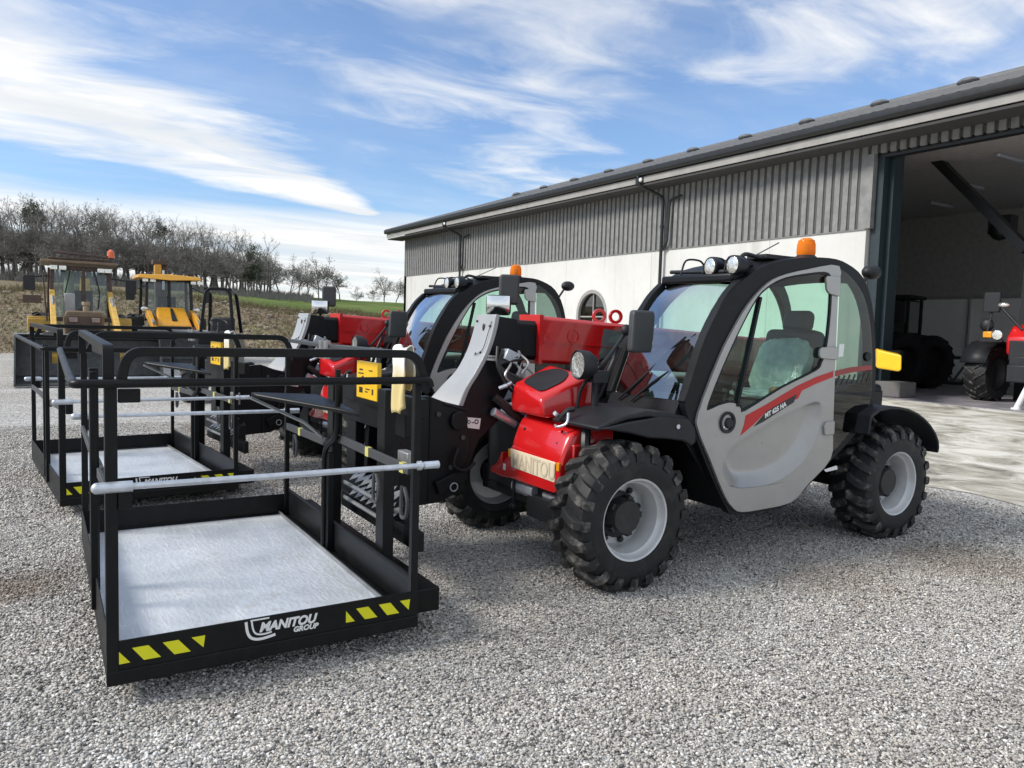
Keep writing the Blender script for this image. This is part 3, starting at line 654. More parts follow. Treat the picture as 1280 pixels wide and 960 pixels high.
    # rear fenders
    for y0, y1 in ((3.16,3.60),(4.50,4.94)):
        f = MB(); n = 13; vs = []
        prof = [(4.88,.80),(4.90,.93),(5.0,.975),(5.12,.985),(5.24,.98),(5.36,.962),(5.47,.93),(5.57,.885),(5.66,.83),(5.73,.77),(5.775,.71),(5.79,.66),(5.785,.62)]
        cc = V((5.27,0,.40))
        for y, k in ((y0,0),(y1,0),(y0,1),(y1,1)):
            for x, z in prof:
                d = V((x,0,z))-cc; q = cc+d*(1-.035*k); vs.append((q.x,y,q.z))
        fs = []
        for i in range(n-1): fs += [(i,i+1,n+i+1,n+i),(2*n+i,3*n+i,3*n+i+1,2*n+i+1),(i,2*n+i,2*n+i+1,i+1),(n+i,n+i+1,3*n+i+1,3*n+i)]
        fs += [(0,n,3*n,2*n),(n-1,3*n-1,4*n-1,2*n-1)]
        f.add(vs, fs); f.build('rear_fender', BP, root, bevel=.012, seg=3)
    # ---- cab frame
    fr_in = [V(p) for p in spline(xz(DOOR,YC), 3, True)]
    def smooth_loop(pts, y, per=3): return spline(xz(pts,y), per, True)
    FL = smooth_loop(FRAME, YC)
    hole = smooth_loop(DOOR+[], YC)
    # opening of the frame: the door plus the quarter glass
    OPEN = [(3.345,.985),(3.49,1.305),(3.61,1.50),(3.716,1.634),(3.848,1.752),(3.987,1.824),(4.268,1.889),(4.50,1.921),(4.64,1.912),(4.754,1.858),(4.862,1.765),(4.942,1.632),(5.005,1.418),(5.033,1.129),(5.012,.99),(4.93,.91),(4.85,.835),(4.62,.63),(4.40,.495),(4.26,.40),(4.15,.366),(3.999,.360),(3.755,.360),(3.66,.405),(3.585,.495),(3.455,.715),(3.35,.885)]
    c = MB(); c.prism(FL, (0,.06,0), [smooth_loop(OPEN, YC)])
    c.build('cab_frame', B, root, bevel=.008, seg=2)
    yf = 3.96
    c = MB(); c.prism(smooth_loop(FRAME, yf), (0,.05,0), [smooth_loop([(3.36,1.13),(3.49,1.36),(3.716,1.65),(3.987,1.83),(4.268,1.885),(4.50,1.915),(4.64,1.908),(4.754,1.858),(4.862,1.765),(4.942,1.632),(5.005,1.418),(5.0,1.15),(4.2,1.10)], yf)])
    c.build('cab_frame', B, root)
    # roof, front header and rear hoop between the two sides
    up = spline(xz(FRAME[4:10], 0), 4)
    mids = [0,.12,.3,.5,.7,.88,1]
    rows = []
    for t in mids:
        y = YC+.01 + (yf+.04-YC-.01)*t; bulge = .028*math.sin(math.pi*t)**.7
        rows.append([V((p.x, y, p.z-.004+bulge)) for p in up])
    c = MB()
    for i in range(len(rows)-1): c.strip(rows[i], rows[i+1])
    under = [[p-V((0,0,.05)) for p in r] for r in rows]
    for i in range(len(rows)-1): c.strip(under[i+1], under[i])
    c.strip(rows[0], under[0]); c.strip(under[-1], rows[-1]); 
    c.build('roof', B, root, weld=True)
    c = MB(); c.box(3.63,3.78,YC+.06,yf,1.79,1.845); c.build('front_header', B, root, bevel=.015)
    # windscreen: a curved sheet between the pillars
    ws = spline(xz([(3.245,1.06),(3.30,1.20),(3.39,1.42),(3.535,1.66),(3.66,1.78)], 0), 5)
    c = MB(); rows = []
    for t in (0,.2,.4,.6,.8,1):
        rows.append([V((p.x-.035*math.sin(math.pi*t), YC+.05+(yf-YC-.05)*t, p.z)) for p in ws])
    for i in range(5): c.strip(rows[i], rows[i+1])
    c.build('windscreen', M['windscreen'], root, weld=True)
    wf = spline(xz([(3.235,1.05),(3.295,1.20),(3.385,1.43),(3.53,1.67),(3.655,1.79)],0),5)
    for yy_ in (YC+.03, yf+.02):
        c = MB(); c.ribbon([V((p.x,yy_,p.z)) for p in wf], .055, .03, (0,1,0)); c.build('screen_pillar', B, root, bevel=.006)
    # rear screen and rear hoop
    rb = spline(xz([(4.87,1.87),(4.98,1.70),(5.05,1.42),(5.08,1.13)],0),5)
    c = MB(); c.strip([V((p.x,YC+.05,p.z)) for p in rb], [V((p.x,yf,p.z)) for p in rb]); c.build('rear_window', M['glass'], root, weld=True)
    # far side window
    FW = [(3.36,1.13),(3.49,1.36),(3.716,1.65),(3.987,1.83),(4.268,1.885),(4.50,1.915),(4.64,1.908),(4.754,1.858),(4.862,1.765),(4.942,1.632),(5.005,1.418),(5.0,1.15),(4.2,1.10)]
    c = MB(); c.sheet(smooth_loop(FW, yf+.02)); c.build('side_window', M['glass'], root, smooth=False)
    # scuttle / firewall under the windscreen and cab tub
    c = MB(); c.prism([(3.235,YC+.05,1.06),(3.20,YC+.05,.98),(3.30,YC+.05,.80),(3.50,YC+.05,.55),(3.65,YC+.05,.36),(4.2,YC+.05,.36),(4.2,YC+.05,.42),(3.70,YC+.05,.46),(3.42,YC+.05,.84),(3.36,YC+.05,1.02)], (0,yf-YC-.05,0)); 
    c.prism([(3.95,YC+.07,.46),(4.3,YC+.07,.46),(5.05,YC+.07,1.0),(5.05,YC+.07,1.16),(4.05,YC+.07,.90)], (0,yf-YC-.08,0))
    c.build('cab_tub', B, root)
    # ---- door
    d = MB(); yd = YC-.018
    DL, WL = smooth_loop(DOOR, yd), smooth_loop(WIN, yd)
    REC = [(3.577,.586),(3.555,.686),(3.60,.753),(3.711,.811),(4.016,.927),(4.344,1.022),(4.437,1.028),(4.485,1.0),(4.478,.872),(4.396,.708),(4.245,.585),(4.029,.507),(3.796,.497),(3.66,.515)]
    RL = smooth_loop(REC, yd, 4); cx = sum(p.x for p in RL)/len(RL); cz = sum(p.z for p in RL)/len(RL)
    d.prism(DL, (0,.03,0), [WL, RL]); door = d.build('door', M['grey'], root, bevel=.006, seg=3)
    g = MB(); g.sheet(smooth_loop(WIN, yd+.012)); gl = g.build('door_window', M['glass'], door, smooth=False)
    g = MB(); WI = [V((p.x+(3.98-p.x)*.035, yd+.004, p.z+(1.42-p.z)*.035)) for p in WL]
    g.prism([V((p.x,yd+.002,p.z)) for p in WL], (0,.012,0), [[V((q.x,yd+.002,q.z)) for q in WI]]); g.build('window_seal', B, door)
    g = MB(); g.bar((3.815,yd+.008,1.70),(3.655,yd+.008,1.02), .02, .028, (0,1,0)); g.build('window_divider', B, door)
    # recessed lower panel: rim lip and dished inner sheet standing on the door
    g = MB(); rings = []
    for k, off, sh in ((1.0,.0,0),(.985,-.003,0),(.968,.002,.04),(.955,.008,.10),(.80,.040,.80),(.77,.043,.95),(.70,.044,1),(.4,.044,1)):
        # the lower right flank of the pressing is broad and catches the sky, the upper left edge is steep
        q = []
        for p in RL:
            dx, dz = p.x-cx, p.z-cz
            q.append(V((cx+dx*k - .052*sh*(1 if k>.69 else k/.70), yd+off, cz+dz*k + .040*sh*(1 if k>.69 else k/.70))))
        rings.append(q)
    N_ = len(RL)
    for i in range(len(rings)-1):
        for j in range(N_):
            g.add([rings[i][j],rings[i][(j+1)%N_],rings[i+1][(j+1)%N_],rings[i+1][j]], [(0,1,2,3)])
    g.add(rings[-1], [tuple(range(N_))])
    g.build('door_pressing', M['grey'], door, weld=True, angle=60)
    # red and black decal sweep with the model code
    yd2 = yd-.0025
    g = MB(); g.prism(xz([(3.735,.960),(3.90,1.018),(4.22,1.143),(4.40,1.197),(4.578,1.236),(4.58,1.195),(4.40,1.150),(4.262,1.108),(4.225,1.055),(4.178,1.045),(4.195,1.080),(3.93,.985),(3.81,.90),(3.695,.835),(3.725,.905)], yd2+.0008), (0,.002,0)); g.build('red_stripe', M['decalred'], door, smooth=False)
    g = MB(); g.prism(xz([(3.815,.888),(3.93,.983),(4.21,1.086),(4.185,1.032),(4.08,.990),(3.90,.915)], yd2), (0,.002,0)); g.build('model_badge', M['ink'], door, smooth=False)
    dv = V((4.19-3.90,0,1.042-.935)).normalized()
    letters('lettering', 'MT 625 HA', .041, (3.912,yd2-.0012,.938), dv, (-dv.z,0,dv.x), M['white'], door, shear=.2, bold=.0016, ext=.001, squeeze=1.06)
    g = MB(); g.lathe([(.068,-.006),(.066,-.012),(.050,-.010),(.046,.004),(.0,.006)], (3.572,yd,.924), (0,1,0), 28); g.lathe([(.0,-.016),(.028,-.016),(.034,-.008),(.034,.0)], (3.585,yd,.920), (0,1,0), 20); g.build('door_lock', BP, door)
    g = MB(); g.ell((3.535,yd-.012,.895), (.008,.006,.008), 10, 6); g.build('keyhole', M['chrome'], door)
    for pts in ([(4.425,1.852),(4.44,1.868),(4.575,1.876),(4.585,1.738),(4.47,1.752),(4.44,1.775)], [(4.41,1.385),(4.43,1.395),(4.592,1.402),(4.598,1.310),(4.42,1.322),(4.405,1.34)], [(4.50,.865),(4.525,.89),(4.61,.895),(4.612,.80),(4.51,.80)]):
        g = MB(); g.prism(fillet_closed(xz(pts, yd-.016), .012, 3), (0,.018,0)); g.build('hinge', M['grey'], door, bevel=.004)
    g = MB(); g.prism(fillet_closed(xz([(4.56,.555),(4.70,.575),(4.71,.548),(4.585,.538)], YC-.006), .006, 3), (0,.005,0)); g.build('small_decal', M['white'], root)
    # ---- quarter glass, with the stripe running on and the slotted band
    QL = smooth_loop(RGL, yd+.012)
    g = MB(); g.sheet(QL); q = g.build('quarter_glass', M['smoke'], root, smooth=False)
    g = MB(); g.prism(xz([(4.615,1.238),(4.80,1.262),(5.02,1.275),(5.03,1.243),(4.80,1.225),(4.615,1.197)], yd+.008), (0,.003,0)); g.build('red_stripe', mat('faded_red', (.3,.03,.03), .35), q, smooth=False)
    g = MB()
    for i in range(7):
        x = 4.625+i*.058; z = 1.135+.003*i; g.prism(xz([(x,z),(x+.016,z),(x+.048,z+.065),(x+.030,z+.068)], yd+.009), (0,.003,0))
    g.build('vent_slots', M['ink'], q, smooth=False)
    g = MB(); g.lathe([(.033,0),(.031,-.012),(.0,-.014)], (4.965,yd+.010,1.335), (0,1,0), 20); g.build('window_catch', BP, q)
    g = MB(); g.prism(xz([(4.635,1.33),(4.69,1.335),(4.695,1.42),(4.64,1.42)], yd+.0095), (0,.002,0)); g.build('window_sticker', M['white'], q, smooth=False)
    # rear light cluster seen through the smoked lower pane
    g = MB(); g.box(4.98,5.06,3.36,3.40,.99,1.04); g.build('indicator_lamp', M['amber'], root, bevel=.005)
    g = MB(); g.box(5.0,5.05,3.36,3.40,.90,.98); g.build('tail_lamp', M['redlens'], root, bevel=.005)
    g = MB(); g.box(4.70,5.02,3.42,3.90,.60,1.12); g.build('rear_panel', mat('dull_green_grey', (.09,.115,.105), .5), root, bevel=.01)
    # ---- roof fittings
    g = MB(); g.lathe([(.078,0),(.074,.015),(.058,.03),(.0,.032)], (4.44,3.42,1.985), (0,0,1), 24); bb = g.build('beacon_base', BP, root)
    g = MB(); g.lathe([(.058,.03),(.062,.045),(.060,.10),(.052,.130),(.03,.145),(.0,.148)], (4.44,3.42,1.985), (0,0,1), 24); g.build('beacon', M['dome'], bb)
    g = MB(); g.lathe([(.0,.04),(.022,.04),(.026,.10),(.0,.11)], (4.44,3.42,1.985), (0,0,1), 12); g.build('beacon_reflector', M['amber'], bb)
    for y in (3.345, 3.535):
        c0 = V((3.655, y, 1.893)); g = MB(); g.lathe([(.0,.115),(.03,.11),(.052,.075),(.061,.02),(.062,.0),(.055,-.008)], c0, (1,-.1,-.02), 24); w = g.build('work_light', BP, root)
        g = MB(); g.lathe([(0,-.008),(.035,-.006),(.054,.0)], c0+V((-.003,0,0)), (1,-.1,-.02), 24); g.build('work_light_lens', M['lens'], w)
        g = MB(); g.bar(c0+V((.05,0,-.02)), c0+V((.08,0,-.075)), .03, .03); g.build('lamp_mount', BP, w)
    g = MB()
    for y in (3.42,3.60,3.80): g.tube(spline([(3.66,y,1.85),(3.72,y+.02,1.95),(3.80,y-.02,1.955),(3.87,y,1.93)],5), .008, 6)
    g.tube([(3.68,3.33,1.855),(3.68,3.92,1.875)], .014, 8); g.box(3.70,3.86,3.36,3.46,1.90,1.935); g.tube(spline([(3.74,3.38,1.92),(3.82,3.40,1.975),(3.92,3.37,1.96),(4.0,3.36,1.965)],5), .014, 8)
    g.box(3.95,4.22,3.34,3.50,1.955,1.985)
    g.build('roof_rail', BP, root, bevel=.004)
    g = MB(); g.tube([(3.90,3.42,1.96),(4.21,3.46,2.085)], .004, 5); g.build('aerial', M['darkgrey'], root)
    g = MB(); g.ell((5.16,3.40,1.945), (.085,.06,.055), 18, 10); g.tube([(5.02,3.40,1.80),(5.10,3.40,1.90),(5.16,3.40,1.94)], .012, 8); g.build('rear_mirror', BP, root)
    # wipers on the windscreen
    g = MB()
    for dy, sh in ((0,0),(.13,.05)):
        g = MB(); g.tube(spline([(3.20,3.85-dy,1.02),(3.24,3.70-dy,1.15),(3.33,3.55-dy,1.33-sh),(3.36,3.42-dy*.4,1.44-sh)],5), .007, 6)
        g.tube(spline([(3.27,3.66-dy,1.20-sh),(3.345,3.50-dy*.5,1.34-sh),(3.40,3.38-dy*.2,1.46-sh)],5), .005, 5); g.build('wiper', BP, root)
    g = MB(); g.tube(spline([(3.395,3.36,1.42),(3.47,3.335,1.56),(3.55,3.33,1.66),(3.62,3.36,1.72)],5), .010, 6)
    g.build('wiper_hose', BP, root)
    # ---- cab interior
    g = MB(); g.obox((4.42,3.62,.95),(.46,.46,.16)); g.obox((4.60,3.62,1.26),(.15,.44,.50),Matrix.Rotation(.16,3,'Y')); g.obox((4.66,3.62,1.57),(.10,.24,.16),Matrix.Rotation(.16,3,'Y')); seat = g.build('seat', M['seat'], root, bevel=.05, seg=4)
    g = MB()
    wr = random.Random(2)
    for c0, sz, rot in (((4.40,3.62,1.05),(.46,.48,.07),0),((4.50,3.62,1.24),(.11,.46,.44),.38)):
        k = MB(); k.ell((0,0,0),(1,1,1),26,18); q = Matrix.Rotation(rot,3,'Y')
        g.add([V(c0)+q@V([math.copysign(abs(v[i])**.55,v[i])*sz[i]*.5*(1+wr.gauss(0,.028)) for i in range(3)]) for v in k.v], k.f)
    g.build('seat_wrap', M['wrap'], seat, smooth=False)
    g = MB(); g.box(4.15,4.45,3.36,3.44,1.06,1.12); g.build('armrest', mat('tan_armrest', (.33,.17,.09), .6), seat, bevel=.02)
    g = MB(); g.lathe([(.17,-.012),(.182,0),(.17,.012),(.158,0)], (3.83,3.66,1.36), (-.55,0,.84), 28, closed=True); g.tube([(3.83,3.66,1.36),(3.62,3.66,1.02)], .03, 10); g.bar((3.83,3.49,1.36),(3.83,3.83,1.36), .03, .02); g.build('steering_wheel', M['seat'], root)
    g = MB(); g.prism([(3.38,3.45,.95),(3.38,3.45,1.04),(3.50,3.45,1.07),(3.66,3.45,1.0),(3.66,3.45,.60),(3.40,3.45,.85)], (0,.45,0)); g.build('dashboard', BP, root, bevel=.02)
    g = MB(); g.tube([(3.86,3.44,.95),(3.85,3.44,1.10)], .016, 8); g.ell((3.845,3.44,1.125),(.028,.026,.035)); g.build('joystick', M['seat'], root)
    g = MB(); g.tube([(3.72,3.42,.95),(3.72,3.42,1.08)], .012, 8); g.ell((3.72,3.42,1.10),(.018,.018,.022)); g.build('joystick', M['seat'], root)
    # ---- boom: red outer section, black inner section, head
    def sect(x0, x1, zt0, zt1, zb0, zb1, y0, y1, ch):
        def loop(x, zt, zb): return [V(p) for p in ((x,y0+ch,zb),(x,y0,zb+ch),(x,y0,zt-ch),(x,y0+ch,zt),(x,y1-ch,zt),(x,y1,zt-ch),(x,y1,zb+ch),(x,y1-ch,zb))]
        A, B_ = loop(x0,zt0,zb0), loop(x1,zt1,zb1)
        return A+B_, [tuple(reversed(range(8))), tuple(range(8,16))]+[(i,(i+1)%8,8+(i+1)%8,8+i) for i in range(8)]
    g = MB(); g.add(*sect(2.80,5.35,1.548,1.42,1.235,1.10,4.19,4.43,.02)); boom = g.build('outer_boom', M['red'], root, bevel=.006)
    g = MB(); g.bar((2.83,4.186,1.375),(5.2,4.186,1.26), .004, .008, (0,1,0)); g.lathe([(.05,0),(.05,-.005),(.04,-.006),(.04,0)], (3.07,4.19,1.42), (0,1,0), 20); g.box(2.79,2.82,4.184,4.438,1.228,1.555); g.build('boom_flange', M['red'], boom)
    g = MB(); g.prism([(3.33,4.187,1.475),(3.62,4.187,1.455),(3.60,4.187,1.22),(3.29,4.187,1.24)], (0,.002,0)); g.build('boom_decal', mat('dark_decal', (.13,.135,.14), .35, coat=.6), boom)
    for x in (3.38, 3.53):
        g = MB(); g.lathe([(.030,-.012),(.052,-.012),(.052,.012),(.030,.012)], (x,4.31,1.565), (.35,1,0), 22, closed=True); g.build('lifting_eye', M['red'], boom, bevel=.003)
    g = MB(); g.add(*sect(2.52,3.2,1.520,1.50,1.255,1.25,4.215,4.405,.025)); inner = g.build('inner_boom', M['frame'], root, bevel=.006)
    hs = [(2.47,1.535),(2.62,1.52),(2.70,1.30),(2.62,1.15),(2.53,.98),(2.50,.86),(2.36,.74),(2.27,.50),(2.17,.40),(1.98,.38),(1.95,.60),(1.96,1.02),(2.225,.962),(2.27,1.075),(2.335,1.175),(2.41,1.31)]
    g = MB(); g.prism(xz(hs, 4.195), (0,.03,0)); g.prism(xz(hs, 4.39), (0,.03,0)); g.prism(xz([(2.52,1.50),(2.64,1.45),(2.64,1.2),(2.50,1.0),(2.30,.55),(2.0,.5),(2.0,.96),(2.27,.94),(2.38,1.15),(2.47,1.34)], 4.23), (0,.155,0))
    g.lathe([(.062,-.012),(.062,0),(.036,0),(.036,.02),(0,.02)], (2.165,4.195,.885), (0,1,0), 24)
    head = g.build('boom_head', M['frame'], root, bevel=.005)
    prof = spline([(2.464,0,1.545),(2.440,0,1.43),(2.395,0,1.30),(2.325,0,1.175),(2.258,0,1.075),(2.215,0,.968)], 4)
    g = MB(); A, B_, C_, D_ = [], [], [], []
    for p in prof:
        fl = max(0, (1.20-p.z)/.24)**1.6
        A.append(V((p.x-.012, 4.18, p.z))); B_.append(V((p.x-.012-.085*fl, 4.435, p.z+.025*fl))); C_.append(V((p.x+.02, 4.18, p.z-.004))); D_.append(V((p.x+.02-.085*fl, 4.435, p.z+.02*fl)))
    g.strip(A, B_); g.strip(C_, D_); g.strip(A, C_); g.strip(B_, D_); g.add([A[0],B_[0],D_[0],C_[0]],[(0,1,2,3)]); g.add([A[-1],B_[-1],D_[-1],C_[-1]],[(0,1,2,3)])
    pn = g.build('head_cover', M['greypanel'], root, weld=True, bevel=.005, seg=2, angle=40)
    def onface(y, z):  # point on the sloping cover face
        x = min(prof, key=lambda p: abs(p.z-z)).x-.012
        return V((x-.004, y, z))
    g = MB()
    for y, z in ((4.40,1.50),(4.22,1.47),(4.40,1.02),(4.24,1.30),(4.30,1.29)): g.ell(onface(y,z), (.008,.008,.008), 8, 6)
    g.build('cover_bolts', M['ink'], pn)
    g = MB(); g.tube(fillet([onface(4.21,1.50),onface(4.21,1.31),onface(4.29,1.28)], .04, 5), .0025, 6); g.build('cover_seam', M['ink'], pn)
    g = MB(); g.ell(onface(4.30,1.46), (.006,.014,.026), 12, 8); g.build('lock_slot', M['ink'], pn)
    for pts in ([(2.375,1.289),(2.472,1.28),(2.472,1.247),(2.376,1.256)], [(2.255,.895),(2.37,.882),(2.36,.814),(2.252,.83)]):
        g = MB(); g.prism(xz(pts,4.1915), (0,.003,0)); dc = g.build('safety_decal', M['white'], root, smooth=False)
        x0, z0 = pts[0]; w = pts[1][0]-x0; h = pts[0][1]-pts[3][1]
        k = MB()
        if h > .05:
            for a, r in ((.25,.012),(.72,.016)): k.lathe([(r,0),(r,-.001),(r*.55,-.001),(r*.55,0)], (x0+w*a,4.1912,z0-h*.5), (0,1,0), 14, closed=True)
            k.box(x0+w*.42,x0+w*.56,4.190,4.1912,z0-h*.62,z0-h*.52)
        else:
            for i in range(5): k.box(x0+w*(.12+.16*i),x0+w*(.22+.16*i),4.190,4.1912,z0-h*.72,z0-h*.42)
        k.build('decal_print', M['ink'], dc, smooth=False)
    # carriage and quick coupler between the head and the platform
    g = MB()
    g.prism(xz([(1.70,.40),(1.72,1.02),(1.97,1.04),(2.08,1.0),(2.22,.955),(2.26,.72),(2.19,.44),(2.06,.385),(1.78,.372)], 4.12), (0,.06,0))
    g.prism(xz([(1.70,.40),(1.72,1.02),(1.97,1.04),(2.08,1.0),(2.22,.955),(2.26,.72),(2.19,.44),(2.06,.385),(1.78,.372)], 4.44), (0,.05,0))
    g.box(1.64,1.70,3.72,4.90,.86,1.05); g.box(1.64,1.70,3.72,4.90,.38,.52); g.box(1.66,1.72,3.95,4.10,.40,1.02); g.box(1.66,1.72,4.52,4.68,.40,1.02); g.box(1.78,1.94,4.18,4.44,.42,.98)
    g.lathe([(.0,-.03),(.058,-.03),(.058,0),(.036,0),(.036,.012),(0,.012)], (2.165,4.118,.885), (0,1,0), 24)
    g.build('carriage', M['frame'], root, bevel=.005)
    g = MB(); g.bar((2.02,4.10,.48),(2.22,4.10,.56), .04, .08, (0,0,1)); g.tube(spline([(2.16,4.09,.72),(2.12,4.07,.62),(2.2,4.07,.58),(2.28,4.10,.62)],5), .012, 8); g.build('coupler_lever', M['frame'], root, bevel=.006)
    g = MB(); g.lathe([(.022,-.004),(.028,-.004),(.028,.004),(.022,.004)], (2.125,4.07,.485), (0,1,0), 20, closed=True); g.build('pin_ring', M['galv'], root)
    # hydraulic block and hoses by the head
    g = MB()
    for i in range(6):
        a = .5*i; g.tube(spline([(2.46+.03*i,4.16-.012*i,1.34-.015*i),(2.44+.02*math.sin(a),4.12,1.22),(2.50+.03*i,4.10-.01*i,1.10),(2.60+.02*i,4.13,1.02+.02*math.cos(a)),(2.72,4.16,1.06)],5), .010, 7)
    g.tube(spline([(2.44,4.15,1.02),(2.60,4.12,.90),(2.74,4.12,.84)],6), .030, 8); g.build('hydraulic_hose', M['hose'], root)
    g = MB(); g.obox((2.54,4.13,1.28),(.10,.05,.07),Matrix.Rotation(.4,3,'Y')); g.build('hydraulic_block', M['galv'], root, bevel=.003)
    for i in range(6):
        g = MB(); g.tube([(2.45+.035*i,4.11,1.08+.012*(i%3)),(2.49+.035*i,4.08,1.10+.02*(i%2))], .013, 8); g.build('hydraulic_fitting', M['galv'], root)
    g = MB(); g.tube([(2.43,4.14,.93),(2.72,4.16,.79)], .028, 12); g.build('tilt_ram', M['galv'], root)
    g = MB(); g.tube(spline([(2.57,3.62,.935),(2.60,3.58,.99),(2.64,3.57,1.0)],4), .016, 8); g.tube(spline([(2.70,3.53,.93),(2.68,3.50,.86),(2.66,3.47,.78),(2.70,3.47,.70)],4), .03, 8); g.build('hydraulic_hose', M['hose'], root)
    g = MB(); g.tube([(2.555,3.64,.96),(2.565,3.63,.975)], .018, 10); g.tube(spline([(2.60,3.57,.98),(2.585,3.56,.92),(2.55,3.60,.895),(2.56,3.64,.90)],4), .008, 6); g.build('hose_coupling', M['galv'], root)
    for i, (x0_, z0_) in enumerate(((2.50,1.30),(2.56,1.26),(2.62,1.30),(2.66,1.22))):
        g = MB(); g.tube(spline([(x0_,4.165,z0_),(x0_+.03,4.11-.01*i,z0_-.06),(x0_-.02,4.09,z0_-.14),(x0_+.06,4.10,z0_-.20),(x0_+.12,4.15,z0_-.17)],5), .0085, 7); g.build('steel_pipe', M['steel'], root)
        g = MB(); g.lathe([(0,-.018),(.017,-.018),(.017,.0),(.012,.0),(.012,.016),(0,.016)], (x0_,4.165,z0_), (.3,.5,.6), 6); g.build('pipe_nut', M['steel'], root, angle=20)
    for x_, z_ in ((2.03,.93),(2.12,.60),(1.80,.93),(1.80,.48),(2.20,.78)):
        g = MB(); g.lathe([(0,-.012),(.016,-.012),(.016,.0),(.0,.0)], (x_,4.118,z_), (0,1,0), 6); g.build('carriage_bolt', M['darkgrey'], root, angle=20)
    for a_, b_ in (((1.98,.40),(1.98,1.03)),((2.07,.99),(2.23,.945))):
        g = MB(); g.tube([(a_[0],4.118,a_[1]),(b_[0],4.118,b_[1])], .007, 6); g.build('weld_bead', M['frame'], root)
    # lift arm, engine cover and tail on the far side
    g = MB(); g.prism(xz([(3.3,1.27),(3.50,1.28),(3.95,1.03),(4.6,1.02),(5.0,.95),(5.0,.80),(3.55,.97),(3.40,1.06),(3.2,.98),(3.2,1.10)], 4.06), (0,.12,0)); g.build('lift_link', M['frame'], root, bevel=.01)
    g = MB(); g.prism(xz([(3.45,.55),(3.45,.98),(3.7,1.10),(4.9,1.16),(5.6,1.10),(5.75,.9),(5.7,.55)], 4.46), (0,.42,0)); g.build('engine_cover', M['greypanel'], root, bevel=.04, seg=3)
    g = MB(); g.prism(xz([(5.2,.95),(5.1,1.30),(5.25,1.45),(5.45,1.40),(5.70,1.0)], 4.14), (0,.34,0)); g.build('boom_pivot', M['red'], root, bevel=.02)
    g = MB(); g.box(5.50,5.80,3.65,4.45,.52,1.10); g.build('counterweight', M['frame'], root, bevel=.04, seg=3)
    return root
tele1 = make_telehandler()
PHI, OX, OY = R(5.15), -.190, 3.37
def tr2(x, y):
    dx, dy = x-2.8, y-4.05
    return (2.8+OX+math.cos(PHI)*dx-math.sin(PHI)*dy, 4.05+OY+math.sin(PHI)*dx+math.cos(PHI)*dy, 0)
tele2 = place(tele1, tr2(2.8,4.05), PHI, 'second red and grey compact telehandler, standing behind the nearest one')
tele1.location.z = tele2.location.z = -.014        # the tyres settle a little into the stones
plat2 = place(plat1, tr2(.81,4.15), PHI, 'second black work platform, half hidden behind the nearest platform')
#@@REST
def rag():
    y0 = 3.235
    m = MB(); pts = spline([(1.405,y0,1.06),(1.40,y0,1.20),(1.398,y0,1.31),(1.412,y0,1.345),(1.440,y0,1.338),(1.455,y0,1.24),(1.45,y0,1.15)], 6)
    rows = []
    for k in range(9):
        t = k/8; dy = (t-.5)*.17
        rows.append([V((p.x+.010*math.sin(9*t+p.z*14)-.012, p.y+dy*(1-.45*max(0,(1.20-p.z)/.2)) + .006*math.sin(p.z*30), p.z+.008*math.cos(7*t)-(.03*t if p.z<1.1 else 0))) for p in pts])
    for i in range(8): m.strip(rows[i], rows[i+1])
    mt, nt, b, N, L = nodes('glove_leather'); b.inputs['Roughness'].default_value = .85
    tc = N('ShaderNodeTexCoord'); sp = N('ShaderNodeSeparateXYZ'); L(tc.outputs['Object'], sp.inputs[0])
    nz = N('ShaderNodeTexNoise'); nz.inputs['Scale'].default_value = 20; nz.inputs['Detail'].default_value = 5; L(tc.outputs['Object'], nz.inputs['Vector'])
    ad = N('ShaderNodeMath'); ad.operation = 'MULTIPLY_ADD'; ad.inputs[1].default_value = .10; L(nz.outputs['Fac'], ad.inputs[0]); L(sp.outputs['Z'], ad.inputs[2])
    r = N('ShaderNodeValToRGB'); e = r.color_ramp.elements; e[0].position = 0; e[0].color = (.68,.55,.25,1); e[1].position = 1; e[1].color = (.8,.79,.74,1)
    mr = N('ShaderNodeMapRange'); mr.inputs['From Min'].default_value = .19; mr.inputs['From Max'].default_value = .26; L(ad.outputs[0], mr.inputs['Value']); L(mr.outputs['Result'], r.inputs['Fac'])
    L(r.outputs['Color'], b.inputs['Base Color'])
    root = V((1.42,y0,1.06))
    o = m.build('work_glove', mt, None, weld=True, angle=80)
    s = o.modifiers.new('Solidify','SOLIDIFY'); s.thickness = .006
    for v in o.data.vertices: v.co = v.co - root
    o.location = root
    tag(o, 'white and yellow work glove hung over the rail of the nearest platform', 'glove', 'work gloves hung on platform rails')
    q = dup(o); x2, y2, _ = tr2(1.42, y0); q.location = (x2, y2, 1.06); q.rotation_euler = (0,0,PHI)
    q['label'] = 'white and yellow work glove hung over the rail of the second platform'
rag()

